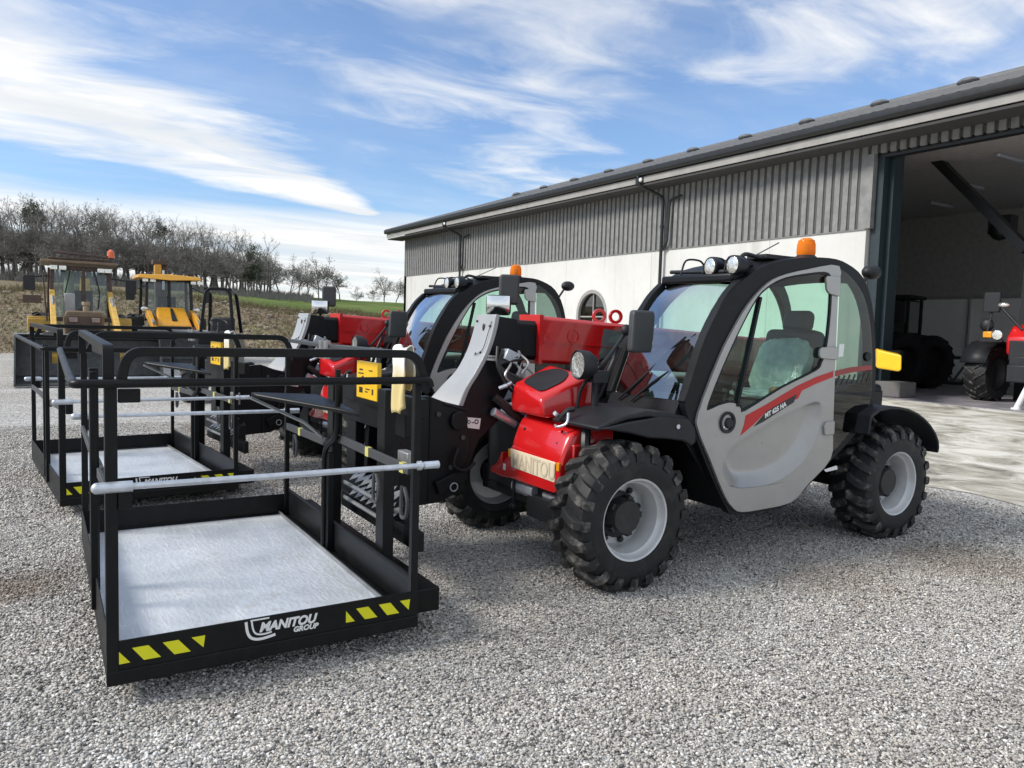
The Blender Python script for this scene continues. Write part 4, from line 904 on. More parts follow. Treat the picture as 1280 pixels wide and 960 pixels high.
# ------------------------------------------------------------------ the hall
XW = 17.5
def brushed(name, col, **k): return mat(name, col, **k)
def render_mat():
    m, nt, b, N, L = nodes('white_render'); b.inputs['Roughness'].default_value = .88
    geo = N('ShaderNodeNewGeometry')
    def nz(scale, sc, det=7):
        mp = N('ShaderNodeMapping'); mp.inputs['Scale'].default_value = sc; L(geo.outputs['Position'], mp.inputs['Vector'])
        n = N('ShaderNodeTexNoise'); n.inputs['Scale'].default_value = scale; n.inputs['Detail'].default_value = det; n.inputs['Roughness'].default_value = .65; L(mp.outputs[0], n.inputs['Vector']); return n.outputs['Fac']
    base = N('ShaderNodeValToRGB'); e = base.color_ramp.elements; e[0].position = .3; e[0].color = (.55,.545,.52,1); e[1].position = .7; e[1].color = (.66,.655,.635,1); L(nz(.5,(1,1,1)), base.inputs['Fac'])
    st = N('ShaderNodeValToRGB'); e = st.color_ramp.elements; e[0].position = .52; e[0].color = (0,0,0,1); e[1].position = .80; e[1].color = (.6,.6,.6,1); L(nz(1.6,(1,1,.09),9), st.inputs['Fac'])
    mx = N('ShaderNodeMixRGB'); mx.inputs['Color2'].default_value = (.33,.32,.285,1); L(st.outputs['Color'], mx.inputs['Fac']); L(base.outputs['Color'], mx.inputs['Color1'])
    sp_ = N('ShaderNodeSeparateXYZ'); L(geo.outputs['Position'], sp_.inputs[0])
    ad = N('ShaderNodeMath'); ad.operation = 'MULTIPLY_ADD'; ad.inputs[1].default_value = -1.2; L(nz(1.5,(1,1,1),8), ad.inputs[0]); L(sp_.outputs['Z'], ad.inputs[2])
    mr = N('ShaderNodeMapRange'); mr.inputs['From Min'].default_value = -.5; mr.inputs['From Max'].default_value = .25; mr.inputs['To Min'].default_value = .6; mr.inputs['To Max'].default_value = 0; L(ad.outputs[0], mr.inputs['Value'])
    m2 = N('ShaderNodeMixRGB'); m2.inputs['Color2'].default_value = (.30,.26,.20,1); L(mr.outputs['Result'], m2.inputs['Fac']); L(mx.outputs['Color'], m2.inputs['Color1'])
    # panel joints every 4.9 m
    md = N('ShaderNodeMath'); md.operation = 'PINGPONG'; md.inputs[1].default_value = 2.45; L(sp_.outputs['Y'], md.inputs[0])
    jt = N('ShaderNodeMath'); jt.operation = 'LESS_THAN'; jt.inputs[1].default_value = .012; L(md.outputs[0], jt.inputs[0])
    jm = N('ShaderNodeMath'); jm.operation = 'MULTIPLY'; jm.inputs[1].default_value = .45; L(jt.outputs[0], jm.inputs[0])
    m3 = N('ShaderNodeMixRGB'); m3.inputs['Color2'].default_value = (.2,.2,.19,1); L(jm.outputs[0], m3.inputs['Fac']); L(m2.outputs['Color'], m3.inputs['Color1'])
    L(m3.outputs['Color'], b.inputs['Base Color'])
    bp = N('ShaderNodeBump'); bp.inputs['Strength'].default_value = .12; bp.inputs['Distance'].default_value = .01; L(nz(45,(1,1,1),4), bp.inputs['Height']); L(bp.outputs['Normal'], b.inputs['Normal'])
    return m
M['render'] = render_mat()
M['clad'] = mat('weathered_board', (.205,.205,.203), .75, var=.2, scale=5, bump=.15, bscale=25, dirt=(.12,.11,.10), dirt_amt=.3)
M['cladgap'] = mat('board_gap', (.08,.08,.078), .9)
M['fascia'] = mat('fascia_board', (.30,.29,.275), .75, var=.12, scale=3, dirt=(.2,.18,.15), dirt_amt=.3)
M['gutter'] = mat('gutter_black', (.012,.013,.014), .4)
M['roof'] = mat('roof_tile', (.12,.123,.13), .6, var=.25, scale=9, dirt=(.16,.16,.14), dirt_amt=.3)
M['darksteel'] = mat('dark_steel_column', (.012,.025,.032), .5)
M['inner'] = mat('inner_wall', (.82,.82,.80), .9, var=.08, scale=1)
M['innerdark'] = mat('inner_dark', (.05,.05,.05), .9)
M['hallfloor'] = mat('hall_floor', (.25,.235,.255), .45, var=.35, scale=1.6, dirt=(.6,.6,.6), dirt_amt=.5)
def hall():
    root = empty('hall', (XW, 20, 0), 'long white hall with grey board cladding above and an open bay door', 'building')
    yL, yD, yE, zT, zC, zO = 40.2, 11.75, -6.0, 6.25, 4.22, 5.98
    w = MB(); win = [(XW, 22.8+.86*math.cos(a), 2.02+.86*math.sin(a)) for a in [math.pi*i/12 for i in range(13)]] + [(XW,21.94,1.0),(XW,23.66,1.0)]
    w.prism([(XW,yL,0),(XW,yD,0),(XW,yD,zC),(XW,yL,zC)], (.35,0,0), [list(reversed(win))])
    w.box(XW,27.5,yL-.3,yL-.002,0,zC) ; w.box(XW+.002,33,yL-.3,yL,0.0,6.2)
    w.build('masonry_wall', M['render'], root, smooth=False)
    # cladding: boards on battens, each board stands proud of a dark backing
    bk = MB(); bk.box(XW-.004, XW+.30, yD+.001, yL-.001, zC-.05, 6.9); bk.box(XW+.015,XW+.30,yE,yD-.002,zO+.03,6.9); bk.build('cladding_backing', M['cladgap'], root, smooth=False)
    c = MB(); rnd = random.Random(5); y = yL-.06
    while y > yE:
        z0 = zC-.05 if y-.16 > yD else zO-.02
        dz = rnd.uniform(-.006,.006); dx = rnd.uniform(0,.006)
        c.box(XW-.028-dx, XW+.03, y-.15, y, z0+dz, 6.85)
        y -= .245
    c.box(XW-.045, XW+.29, yD-.12, yD+.06, zC-.05, zO)
    c.build('cladding', M['clad'], root, smooth=False)
    t = MB(); t.box(XW-.036, XW+.02, yD, yL, zC-.075, zC-.052); t.build('cladding_trim', M['clad'], root, smooth=False)
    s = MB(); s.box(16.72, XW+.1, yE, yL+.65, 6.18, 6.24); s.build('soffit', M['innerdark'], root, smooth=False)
    f = MB(); f.box(16.68, 16.72, yE, yL+.7, 6.27, 6.46); f.build('fascia', M['fascia'], root, smooth=False)
    g = MB(); n = 8; A = []
    prof = [(16.70+.0-.085+.085*math.cos(a), 6.60+.10*math.sin(a)) for a in [math.pi+math.pi*i/n for i in range(n+1)]]
    prof = [(16.70,6.70),(16.53,6.70)]+[(16.61+.08*math.cos(a),6.58+.09*math.sin(a)) for a in [math.pi+math.pi*i/n for i in range(n+1)]]+[(16.70,6.47)]
    g.prism([(x,yE,z) for x,z in prof], (0,yL+.75-yE,0)); g.build('gutter', M['gutter'], root, angle=50)
    # roof: lapped courses of profiled tile
    r = MB(); xr, zr, x0, z0 = 25.0, 9.55, 16.56, 6.70; nc = 24; L_, H_ = xr-x0, zr-z0
    ys = np.arange(yE, yL+.8, .16)
    for i in range(nc):
        a, b = i/nc, (i+1)/nc
        def row(t, lift): return [V((x0+L_*t, y, z0+H_*t+lift+.018*abs(math.sin(k*math.pi/2)))) for k, y in enumerate(ys)]
        r.strip(row(a,.035), row(b,.0)); r.strip(row(a,.0), row(a,.035))
    r.add([(xr,yE,zr),(xr,yL+.75,zr),(33.5,yL+.75,6.7),(33.5,yE,6.7)], [(0,1,2,3)])
    r.box(x0+.05,x0+.12,yE,yL+.7,6.52,6.69)
    rf = r.build('roof', M['roof'], root, smooth=False)
    rr = MB(); rr.tube([(xr,yE,zr+.0),(xr,yL+.75,zr+.0)], .13, 10); rr.build('ridge_cap', M['roof'], rf)
    y = 13.4
    while y < 40:
        m = MB(); m.ell((xr-.35,y,zr-.03), (.22,.34,.12), 14, 8); m.build('roof_vent', M['roof'], root); y += 2.95
    gw = MB(); gw.prism([(XW+.05,yL-.05,6.2),(25,yL-.05,9.5),(33,yL-.05,6.7),(33,yL-.05,6.2)], (0,-.1,0)); gw.build('gable_wall', M['clad'], root, smooth=False)
    # gable barge board
    b = MB(); b.ribbon([(16.6,yL+.72,6.62),(25,yL+.72,9.46)], .05, .16, (0,1,0)); b.build('barge_board', M['fascia'], root)
    # rainwater pipes with swan necks
    for y in (19.4, 33.6):
        p = MB(); p.tube(fillet([(16.62,y+.02,6.52),(16.62,y,6.20),(17.36,y-.4,5.85),(17.36,y-.4,0.1)], .16, 5), .055, 10)
        p.tube(fillet([(17.36,y-1.25,5.80),(17.36,y-.72,5.72),(17.36,y-.66,4.35),(17.36,y-.42,4.15)], .12, 4), .04, 8)
        p.lathe([(.07,-.04),(.07,.04)], (17.36,y-.4,4.9), (0,0,1), 10); p.box(16.66,16.69,y-.18,y+.2,6.25,6.5)
        p.build('downpipe', M['gutter'], root)
        k = MB(); k.ell((16.62,y-.10,6.36),(.05,.07,.07),10,8); k.build('pipe_collar', M['white'], root)
    # arched window: frame, bars, pane
    fr = MB(); o_ = [(XW-.012, 22.8+.93*math.cos(a), 2.02+.93*math.sin(a)) for a in [math.pi*i/16 for i in range(17)]] + [(XW-.012,21.87,.93),(XW-.012,23.73,.93)]
    i_ = [(XW-.012, 22.8+.80*math.cos(a), 2.02+.80*math.sin(a)) for a in [math.pi*i/16 for i in range(17)]] + [(XW-.012,22.0,1.06),(XW-.012,23.6,1.06)]
    fr.prism(o_, (.12,0,0), [i_]); wf = fr.build('window', M['fascia'], root, smooth=False)
    bb = MB(); bb.bar((XW+.10,22.0,1.95),(XW+.10,23.6,1.95),.04,.05); bb.bar((XW+.10,22.8,1.06),(XW+.10,22.8,2.8),.04,.05,(1,0,0)); bb.build('glazing_bar', M['fascia'], wf, smooth=False)
    pn = MB(); pn.sheet([(XW+.13,23.65,1.0),(XW+.13,21.95,1.0),(XW+.13,21.95,2.9),(XW+.13,23.65,2.9)]); pn.build('pane', glass('dark_pane', (.10,.11,.10), 3.0), wf, smooth=False)
    # steel frame of the bay and the inside
    st = MB(); st.box(XW+.36,XW+.75,yD-.42,yD-.12,0,zO); st.box(XW+.12,XW+.6,yD-.30,yD-.06,0,zO+.05)
    st.build('door_column', M['darksteel'], root, smooth=False)
    st = MB(); st.box(XW+.10,XW+.35,yE,yD-.06,zO-.10,zO+.03); st.build('door_lintel', M['gutter'], root, smooth=False)
    st = MB(); st.bar((20.85,12.15,6.5),(20.85,9.58,3.75),.22,.28,(1,0,0)); st.build('inner_brace', M['gutter'], root, smooth=False)
    st = MB(); st.bar((20.85,9.42,.021),(20.85,9.42,4.2),.30,.30,(1,0,0)); st.build('inner_column', M['gutter'], root, smooth=False)
    iw = MB(); iw.box(30,30.2,yE,yL-.3,0,3.12); iw.box(XW+.36,30,yL-.5,yL-.302,0,6.1); iw.build('inner_wall', M['inner'], root, smooth=False)
    iw = MB(); iw.box(30.0,30.2,yE,yL-.3,3.13,8.5); iw.build('upper_inner_wall', mat('upper_wall', (.36,.355,.35), .9), root, smooth=False)
    iw = MB(); iw.box(29.93,29.99,yE,yL-.5,3.06,3.18); iw.tube([(29.95,15.6,0.9),(29.95,15.6,3.1)],.05,8); iw.build('wall_rail', M['fascia'], root, smooth=False)
    iw = MB(); iw.box(XW+.31,30,yE,yL-.3,6.30,6.36); iw.build('ceiling', mat('ceiling_board', (.42,.42,.41), .9), root, smooth=False)
    fl = MB(); fl.box(XW-.15,29.99,yE+.2,yL-.5,-.05,.02); fl.build('hall_floor', M['hallfloor'], root, smooth=False)
    for x, y in ((27.2,15.4),(21.6,10.5),(24.5,13.0)):
        cv = MB(); cv.box(x-.7,x+.7,y-.06,y+.06,6.20,6.295); cv.build('strip_light', M['galv'], root, bevel=.02)
    cv = MB(); cv.box(XW-.006,XW+.352,yD-.004,yD-.002,0,zC-.06); cv.build('door_reveal', M['render'], root, smooth=False)
    cv = MB(); cv.ell((23.0,11.3,4.6),(.25,.3,.3),10,6); cv.box(22.9,23.3,11.0,11.6,4.5,5.0); cv.build('heater', M['gutter'], root)
    return root
hall()

# ------------------------------------------------------------------ things standing in the hall
def big_tyre(root, c, Rw, w, ax, n=20, rimcol=None, lug=.045, dark=None):
    c = V(c); t = MB(); h = w/2; A = V(ax)
    t.lathe([(Rw*.55,-h*.8),(Rw*.6,-h*.98),(Rw*.78,-h*1.02),(Rw*.90,-h*.93),(Rw*.95,-h*.6),(Rw*.955,0),(Rw*.95,h*.6),(Rw*.90,h*.93),(Rw*.78,h*1.02),(Rw*.6,h*.98),(Rw*.55,h*.8)], c, ax, 40)
    o = t.build('tyre', dark or M['rubber'], root); l = MB()
    u_ = V((0,0,1)); f_ = A.cross(u_)
    for k in range(n):
        for s in (-1,1):
            a0 = 2*math.pi*(k+(.5 if s>0 else 0))/n; secs = []
            for u, lag in ((.02,0),(.5,.5),(.93,.95)):
                aa = a0 + lag*.30; rad = f_*math.cos(aa)+u_*math.sin(aa); tan = -f_*math.sin(aa)+u_*math.cos(aa)
                b = c + A*(s*u*h); r1 = Rw*(1 if u<.9 else .965); hw = Rw*.035
                secs.append([b+rad*(r1-lug*1.6)-tan*hw*1.3, b+rad*(r1-lug*1.6)+tan*hw*1.3, b+rad*r1+tan*hw, b+rad*r1-tan*hw])
            vs = [p for q in secs for p in q]; fs = [(0,1,2,3),(11,10,9,8)]
            for i in range(2):
                for j in range(4): fs.append((4*i+j,4*i+4+j,4*i+4+(j+1)%4,4*i+(j+1)%4))
            l.add(vs, fs)
    l.build('tread', dark or M['tread'], o, smooth=False)
    r = MB(); r.lathe([(Rw*.57,h*.8),(Rw*.55,h*.7),(Rw*.5,h*.2),(Rw*.2,h*.1),(0,h*.25)], c, ax, 24); r.lathe([(Rw*.57,-h*.8),(Rw*.5,-h*.2),(0,-h*.1)], c, ax, 24)
    r.build('rim', rimcol or dark or M['darkgrey'], root)
def tractor():
    root = empty('tractor', (20.3, 8.6, 0), 'red farm tractor with a deep lugged front tyre inside the hall doorway', 'tractor')
    for y in (9.75, 7.55): big_tyre(root, (19.75,y,.68), .68, .56, (0,-1,0), 16)
    for y in (9.7, 7.4): big_tyre(root, (22.4,y,.92), .92, .62, (0,-1,0), 18)
    for y in (9.75, 7.55):
        f = MB(); A, B_ = [], []
        for i in range(9):
            a = R(20+140*i/8); A.append(V((19.75-.80*math.cos(a), y-.30, .68+.80*math.sin(a)))); B_.append(V((19.75-.80*math.cos(a), y+.30, .68+.80*math.sin(a))))
        f.strip(A, B_); f.build('fender', M['blackplastic'], root).modifiers.new('s','SOLIDIFY').thickness = .04
    h = MB(); h.prism([(19.0,8.18,1.15),(18.95,8.18,1.55),(19.2,8.18,1.85),(21.3,8.18,2.05),(21.3,8.18,1.15)], (0,.85,0)); h.build('bonnet', M['red'], root, bevel=.08, seg=3)
    h = MB(); h.box(18.93,19.02,8.28,8.93,1.05,1.5); h.build('grille', M['blackplastic'], root, bevel=.02)
    h = MB(); h.prism([(19.6,9.12,1.3),(20.3,9.12,1.4),(20.3,9.12,1.0),(19.9,9.12,.95)], (0,.05,0)); h.build('side_panel', M['red'], root)
    h = MB(); h.box(18.9,22.6,8.3,8.9,.55,1.15); h.build('chassis', M['blackplastic'], root, bevel=.03)
    h = MB(); h.box(18.72,18.93,8.3,8.85,.55,.95); h.build('front_weight', M['blackplastic'], root, bevel=.03)
    c = MB()
    for (x, y) in ((21.3,7.85),(21.3,9.35),(22.7,7.85),(22.7,9.35)): c.bar((x,y,1.2),(x,y,2.85),.09,.09,(1,0,0))
    c.box(21.15,22.9,7.75,9.45,2.85,3.02); c.build('cab_frame', M['blackplastic'], root, bevel=.03)
    c = MB(); c.box(21.29,21.31,7.9,9.3,1.3,2.85); c.box(21.35,22.65,9.34,9.35,1.3,2.85); c.build('cab_window', M['smoke'], root, smooth=False)
    l = MB(); l.lathe([(0,-.03),(.10,-.03),(.11,.05),(0,.06)], (18.98,9.20,1.62), (-1,0,0), 18); l.build('headlight', M['lens'], root)
    l = MB(); l.box(18.98,19.06,9.34,9.55,1.55,1.70); l.build('indicator_lamp', M['amber'], root, bevel=.02)
    l = MB(); l.box(18.97,19.03,9.10,9.60,1.46,1.53); l.tube([(19.03,9.5,1.5),(19.2,9.42,2.55)],.025,6); l.tube([(19.1,8.75,1.75),(19.1,9.22,2.25)],.03,6); l.build('lamp_bracket', M['blackplastic'], root)
    l = MB(); l.prism(fillet_closed([(19.05,9.25,2.15),(19.05,9.62,2.15),(19.05,9.62,2.62),(19.05,9.25,2.62)],.05,3),(.08,0,0)); l.build('mirror', M['blackplastic'], root, bevel=.02)
    l = MB(); l.ell((19.08,9.18,2.32),(.06,.13,.06),12,8); l.build('work_light', M['lens'], root)
    l = MB(); l.ell((19.15,9.55,1.85),(.10,.16,.16),12,8); l.build('horn', M['blackplastic'], root)
tractor()
def hall_loader():
    root = empty('wheel_loader', (18.6, 11.0, 0), 'dark wheel loader with a bright yellow nose in the doorway behind the nearest telehandler', 'loader')
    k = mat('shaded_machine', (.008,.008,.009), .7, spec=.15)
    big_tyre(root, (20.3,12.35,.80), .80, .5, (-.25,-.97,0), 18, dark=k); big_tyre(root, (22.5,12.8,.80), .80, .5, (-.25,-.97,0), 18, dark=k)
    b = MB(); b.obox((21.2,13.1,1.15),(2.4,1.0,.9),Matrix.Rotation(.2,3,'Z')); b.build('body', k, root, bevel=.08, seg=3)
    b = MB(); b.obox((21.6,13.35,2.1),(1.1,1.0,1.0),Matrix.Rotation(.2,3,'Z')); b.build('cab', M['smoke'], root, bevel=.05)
    rz = Matrix.Rotation(.2,3,'Z')
    for sx in (-1,1):
        for sy in (-1,1):
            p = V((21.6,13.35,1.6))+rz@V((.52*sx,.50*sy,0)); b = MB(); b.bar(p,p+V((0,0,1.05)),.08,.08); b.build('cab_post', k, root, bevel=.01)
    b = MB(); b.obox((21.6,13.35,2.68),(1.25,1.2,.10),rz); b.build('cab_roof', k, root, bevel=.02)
    b = MB(); b.prism([(16.62,10.66,.76),(16.62,10.66,1.19),(16.66,10.10,1.09),(16.66,10.08,.76),(16.66,10.14,.71)], (.55,.42,.03)); b.build('nose', M['signyellow'], root, bevel=.05, seg=3)
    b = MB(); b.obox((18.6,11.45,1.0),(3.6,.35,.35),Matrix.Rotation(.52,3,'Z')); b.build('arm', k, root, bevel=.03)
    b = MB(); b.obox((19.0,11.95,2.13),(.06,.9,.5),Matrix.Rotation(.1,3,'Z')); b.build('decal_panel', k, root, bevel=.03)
    letters('lettering', 'AS', .26, (18.95,12.10,2.02), (.08,-1,0), (0,0,1), M['white'], root, shear=.2, bold=.010)
    b = MB(); b.ell((18.2,11.55,1.60),(.06,.07,.14),12,8); b.build('lamp', M['lens'], root)
    b = MB(); b.bar((19.05,11.9,.6),(19.05,11.9,2.2),.12,.12); b.build('mast', k, root, bevel=.01)
hall_loader()
def block():
    m = MB(); m.box(17.75,18.45,10.75,11.6,.021,.40); o = m.build('concrete_block', M['concrete'], None, bevel=.03)
    tag(o, 'grey concrete block on the hall floor under the yellow nosed loader', 'block')
block()
def stand(name, loc, label, h, w, col):
    root = empty(name, loc, label, 'stand'); x, y, z = loc
    b = MB(); b.box(x-w*.35,x+w*.35,y-w*.5,y+w*.5,h-.1,h); b.build('top_plate', col, root, bevel=.01)
    for sx, sy in ((-1,-1),(1,-1),(-1,1),(1,1)):
        l = MB(); l.bar((x+sx*.08,y+sy*.1,h-.1),(x+sx*.35,y+sy*.5,.02),.07,.07); l.build('leg', col, root)
    l = MB(); l.box(x-.5,x+.5,y-.75,y+.75,.021,.10); l.build('base', col, root, bevel=.01)
    l = MB(); l.tube([(x,y,h-.1),(x,y,.3)],.09,10); l.build('stem', col, root)
gr = mat('machine_green', (.02,.05,.035), .5)
stand('axle_stand', (26.3,14.75,.02), 'dark green splayed leg stand against the hall back wall', 1.05, .7, gr)
stand('work_bench', (26.0,13.3,.02), 'dark green low bench beside the red tractor tyre', .95, 1.1, gr)
def prop():
    m = MB(); m.tube([(17.9,8.2,.02),(17.75,7.4,1.9)], .06, 10); m.lathe([(0,0),(.1,0),(.1,.03),(0,.03)], (17.9,8.2,.02), (0,0,1), 12)
    o = m.build('white_pole', M['white']); tag(o, 'white pole leaning on the hall threshold at the right edge', 'pole')
prop()

# ------------------------------------------------------------------ backhoe loaders at the back of the yard
M['cabyellow'] = mat('loader_yellow', (.62,.30,.015), .42, coat=.2, var=.08, dirt=(.25,.16,.07), dirt_amt=.4)
M['oldyellow'] = mat('faded_yellow', (.58,.36,.07), .6, var=.15, dirt=(.22,.16,.1), dirt_amt=.5)
M['oldbonnet'] = mat('dirty_bonnet', (.17,.12,.075), .65, var=.2, dirt=(.28,.21,.12), dirt_amt=.5)
M['brown'] = mat('rusty_brown', (.075,.05,.04), .7, var=.25, dirt=(.18,.12,.08), dirt_amt=.4)
M['beige'] = mat('faded_beige', (.33,.27,.18), .7, var=.12, dirt=(.2,.16,.11), dirt_amt=.4)
M['bucket'] = mat('bucket_steel', (.06,.065,.068), .55, metal=.3, var=.3, dirt=(.22,.2,.17), dirt_amt=.4)
M['cabglass2'] = glass('pale_cab_glass', (.55,.68,.70), 1.6)
def rel(root_xy, rz=0):
    c, s = math.cos(rz), math.sin(rz)
    return lambda x, y, z: V((root_xy[0]+c*x-s*y, root_xy[1]+s*x+c*y, z))
def backhoe(loc, label, old, s=1.0):
    root = empty('backhoe_loader', (loc[0],loc[1],0), label, 'backhoe loader', 'backhoe loaders facing the camera at the back of the yard')
    x0, y0 = loc
    P = lambda x, y, z: V((x0+x*s, y0+y*s, z*s))
    paint = M['oldyellow'] if old else M['cabyellow']; post = M['beige'] if old else M['blackplastic']
    def bx(name, m, *a, bev=.02):
        b = MB()
        for q in a: b.box(x0+q[0]*s,x0+q[1]*s,y0+q[2]*s,y0+q[3]*s,q[4]*s,q[5]*s)
        return b.build(name, m, root, bevel=bev*s)
    cw = .70
    # cab
    pm = M['brown'] if old else M['blackplastic']
    for x in (-cw, cw):
        b = MB(); b.bar(P(x,0,1.2), P(x*.93,.10,2.5), .09*s, .08*s, (0,1,0)); b.build('cab_post', pm, root, bevel=.01)
        b = MB(); b.bar(P(x*1.05,1.3,1.2), P(x,1.25,2.5), .09*s, .08*s, (0,1,0)); b.build('cab_post', pm, root, bevel=.01)
    b = MB()
    b.bar(P(.0 if not old else .05,0,1.3), P(.0 if not old else .05,.08,2.5), .09*s, .06*s, (0,1,0)); b.bar(P(-cw,0,1.25),P(cw,0,1.25),.1*s,.1*s); 
    b.bar(P(-cw*.93,.1,2.45),P(cw*.93,.1,2.45),.08*s,.10*s); cf = b.build('cab_frame', M['brown'] if old else M['blackplastic'], root, bevel=.01)
    g = MB(); g.add([P(-cw,.03,1.28),P(cw,.03,1.28),P(cw*.93,.12,2.45),P(-cw*.93,.12,2.45)],[(0,1,2,3)]); g.build('windscreen', M['cabglass2'], root, smooth=False)
    for x in (-1,1):
        g = MB(); g.add([P(x*cw,.05,1.28),P(x*cw*1.04,1.28,1.28),P(x*cw,1.24,2.45),P(x*cw*.93,.14,2.45)],[(0,1,2,3)]); g.build('side_window', M['cabglass2'], root, smooth=False)
    if old:
        bx('roof', M['oldbonnet'], (-.92,.84,-.10,1.5,2.55,2.62)); bx('roof_hatch', M['brown'], (-.75,.72,.0,1.4,2.621,2.69))
        b = MB(); b.tube([P(-.62,-.05,2.80),P(.62,-.05,2.74)], .03*s, 8)
        for x in (-.62,-.3,-.05,.25,.6): b.bar(P(x,-.05,2.64),P(x,-.05,2.90 if x in(-.3,-.05,.25) else 2.78),.05*s,.05*s,(0,1,0))
        b.build('roof_bar', M['brown'], root)
        lam = ((-.62,2.44),(-.42,2.44),(.45,2.42),(.62,2.42))
    else:
        b = MB(); b.add([P(-.98,-.22,2.46),P(.98,-.22,2.46),P(.98,1.5,2.46),P(-.98,1.5,2.46),P(-.90,-.12,2.56),P(.90,-.12,2.56),P(.9,1.4,2.60),P(-.9,1.4,2.60),P(0,-.3,2.40),P(0,-.14,2.60)],
            [(0,8,9,4),(8,1,5,9),(1,2,6,5),(2,3,7,6),(3,0,4,7),(4,9,5,6,7),(0,3,2,1,8)]); b.build('roof', M['cabyellow'], root, bevel=.03)
        lam = ((-.72,2.40),(-.5,2.40),(.72,2.38),(.92,2.38))
    for x, z in lam:
        b = MB(); b.box(x0+(x-.085)*s,x0+(x+.085)*s,y0-.10*s,y0-.02*s,(z-.05)*s,(z+.05)*s); b.build('work_light', M['lens'], root, bevel=.01)
    # seat and column seen through the glass
    b = MB(); b.box(x0-.3*s,x0+.3*s,y0+.65*s,y0+.8*s,1.2*s,1.95*s); b.box(x0-.3*s,x0+.3*s,y0+.3*s,y0+.8*s,1.15*s,1.3*s); b.build('seat', M['seat'], root, bevel=.05)
    b = MB(); b.lathe([(.19,-.015),(.21,0),(.19,.015),(.17,0)], P(0,.35,1.65), (0,-.7,.7), 20, closed=True); b.tube([P(0,.35,1.65),P(0,.15,1.2)],.035*s,8); b.build('steering_wheel', M['seat'], root)
    # bonnet and grille
    if old:
        b = MB(); b.prism([P(-.43,-1.45,.75),P(-.43,-1.45,1.32),P(-.38,-1.40,1.45),P(.38,-1.40,1.45),P(.43,-1.45,1.32),P(.43,-1.45,.75)], P(0,0,0)*0+V((0,1.4*s,.0))); b.build('bonnet', M['oldbonnet'], root, bevel=.04, seg=3)
        b = MB(); b.box(x0-.36*s,x0+.36*s,y0-1.49*s,y0-1.44*s,.70*s,1.34*s)
        gr_ = b.build('grille', M['brown'], root, bevel=.015)
        for x in (-.24,.24):
            b = MB(); b.box(x0+(x-.09)*s,x0+(x+.09)*s,y0-1.515*s,y0-1.485*s,1.20*s,1.30*s); b.build('headlight', mat('dusty_lens', (.3,.22,.2), .4), root, bevel=.01)
        b = MB()
        for i in range(7): b.box(x0-.30*s,x0+.30*s,y0-1.505*s,y0-1.488*s,(.74+.055*i)*s,(.77+.055*i)*s)
        b.build('louvres', M['blackplastic'], gr_)
        b = MB(); b.tube([P(.05,-1.0,1.4),P(.05,-1.0,1.62)],.07*s,10); b.lathe([(.0,.22),(.10,.22),(.10,.14),(.07,.12),(.07,0)],P(.05,-1.0,1.45),(0,0,1),12); b.build('air_intake', M['beige'], root)
        bx('battery_box', M['greypanel'], (-.40,-.16,-.35,-.1,1.3,1.85))
    else:
        b = MB(); b.add([P(-.50,-1.15,1.08),P(.50,-1.15,1.08),P(.42,-.25,1.62),P(-.42,-.25,1.62),P(-.55,-1.2,.85),P(.55,-1.2,.85),P(.5,-.1,.85),P(-.5,-.1,.85)],
             [(0,1,2,3),(4,5,1,0),(5,6,2,1),(6,7,3,2),(7,4,0,3)]); b.build('bonnet', M['cabyellow'], root, bevel=.05, seg=3)
        bx('grille', M['blackplastic'], (-.48,.48,-1.22,-1.13,.62,1.06)); bx('number_plate', M['signyellow'] if False else M['cream'], (-.06,.42,-1.25,-1.22,.74,.92), bev=.005)
        b = MB(); b.prism([P(-.06,-.95,1.215),P(.10,-.95,1.215),P(.04,-.35,1.575),P(-.03,-.35,1.575)], (0,0,.012)); b.build('bonnet_vent', M['blackplastic'], root)
        for x in (-.75,.80):
            b = MB(); b.ell(P(x,-.15,1.55),(.12*s,.08*s,.07*s),10,6); b.build('side_lamp', M['lens'], root)
    # loader arms, rams, bucket
    off = -1.3 if old else 0
    for x in (-.66, .66):
        b = MB(); b.ribbon([P(x,.15,1.85 if old else 1.45),P(x,-.5,1.62 if old else 1.35),P(x,-1.5+off*.5,1.05),P(x,-2.1+off,.45)], .12*s, .24*s, (1,0,0)); b.build('loader_arm', paint, root, bevel=.012)
        b = MB(); b.tube([P(x*1.16,-.0,1.0),P(x*1.16,-1.4,.85)],.05*s,8); b.tube([P(x,-.6,1.75 if old else 1.3),P(x,-1.7,1.15)],.045*s,8); b.build('ram', M['steel'], root)
    b = MB(); bw = 1.40 if old else 1.18
    prof = [(-2.25,.95),(-2.05,.90),(-1.98,.55),(-2.10,.14),(-2.35,.05),(-3.0,.03),(-3.0,.055),(-2.36,.08),(-2.14,.17),(-2.03,.55),(-2.10,.86),(-2.25,.91)]
    b.prism([P(-bw,y+off,z) for y,z in prof], (2*bw*s,0,0))
    for x in (-bw, bw-.03): b.prism([P(x,y+off,z) for y,z in ((-2.25,.94),(-2.05,.89),(-1.99,.55),(-2.10,.13),(-2.35,.05),(-3.0,.05),(-2.95,.12),(-2.55,.55))], (.03*s,0,0))
    bk_ = b.build('bucket', M['bucket'], root, angle=50)
    b = MB(); b.box(x0-bw*s,x0+bw*s,y0+(off-3.08)*s,y0+(off-2.9)*s,.015*s,.028*s); b.tube([P(-bw,off-2.25,.95),P(bw,off-2.25,.95)],.035*s,8); b.build('bucket_lip', M['steel'], bk_)
    # wheels, fenders, axle
    for x in (-.88,.88): big_tyre(root, P(x,-.85,.48), .48*s, .32*s, (1 if x>0 else -1,0,0), 14, paint)
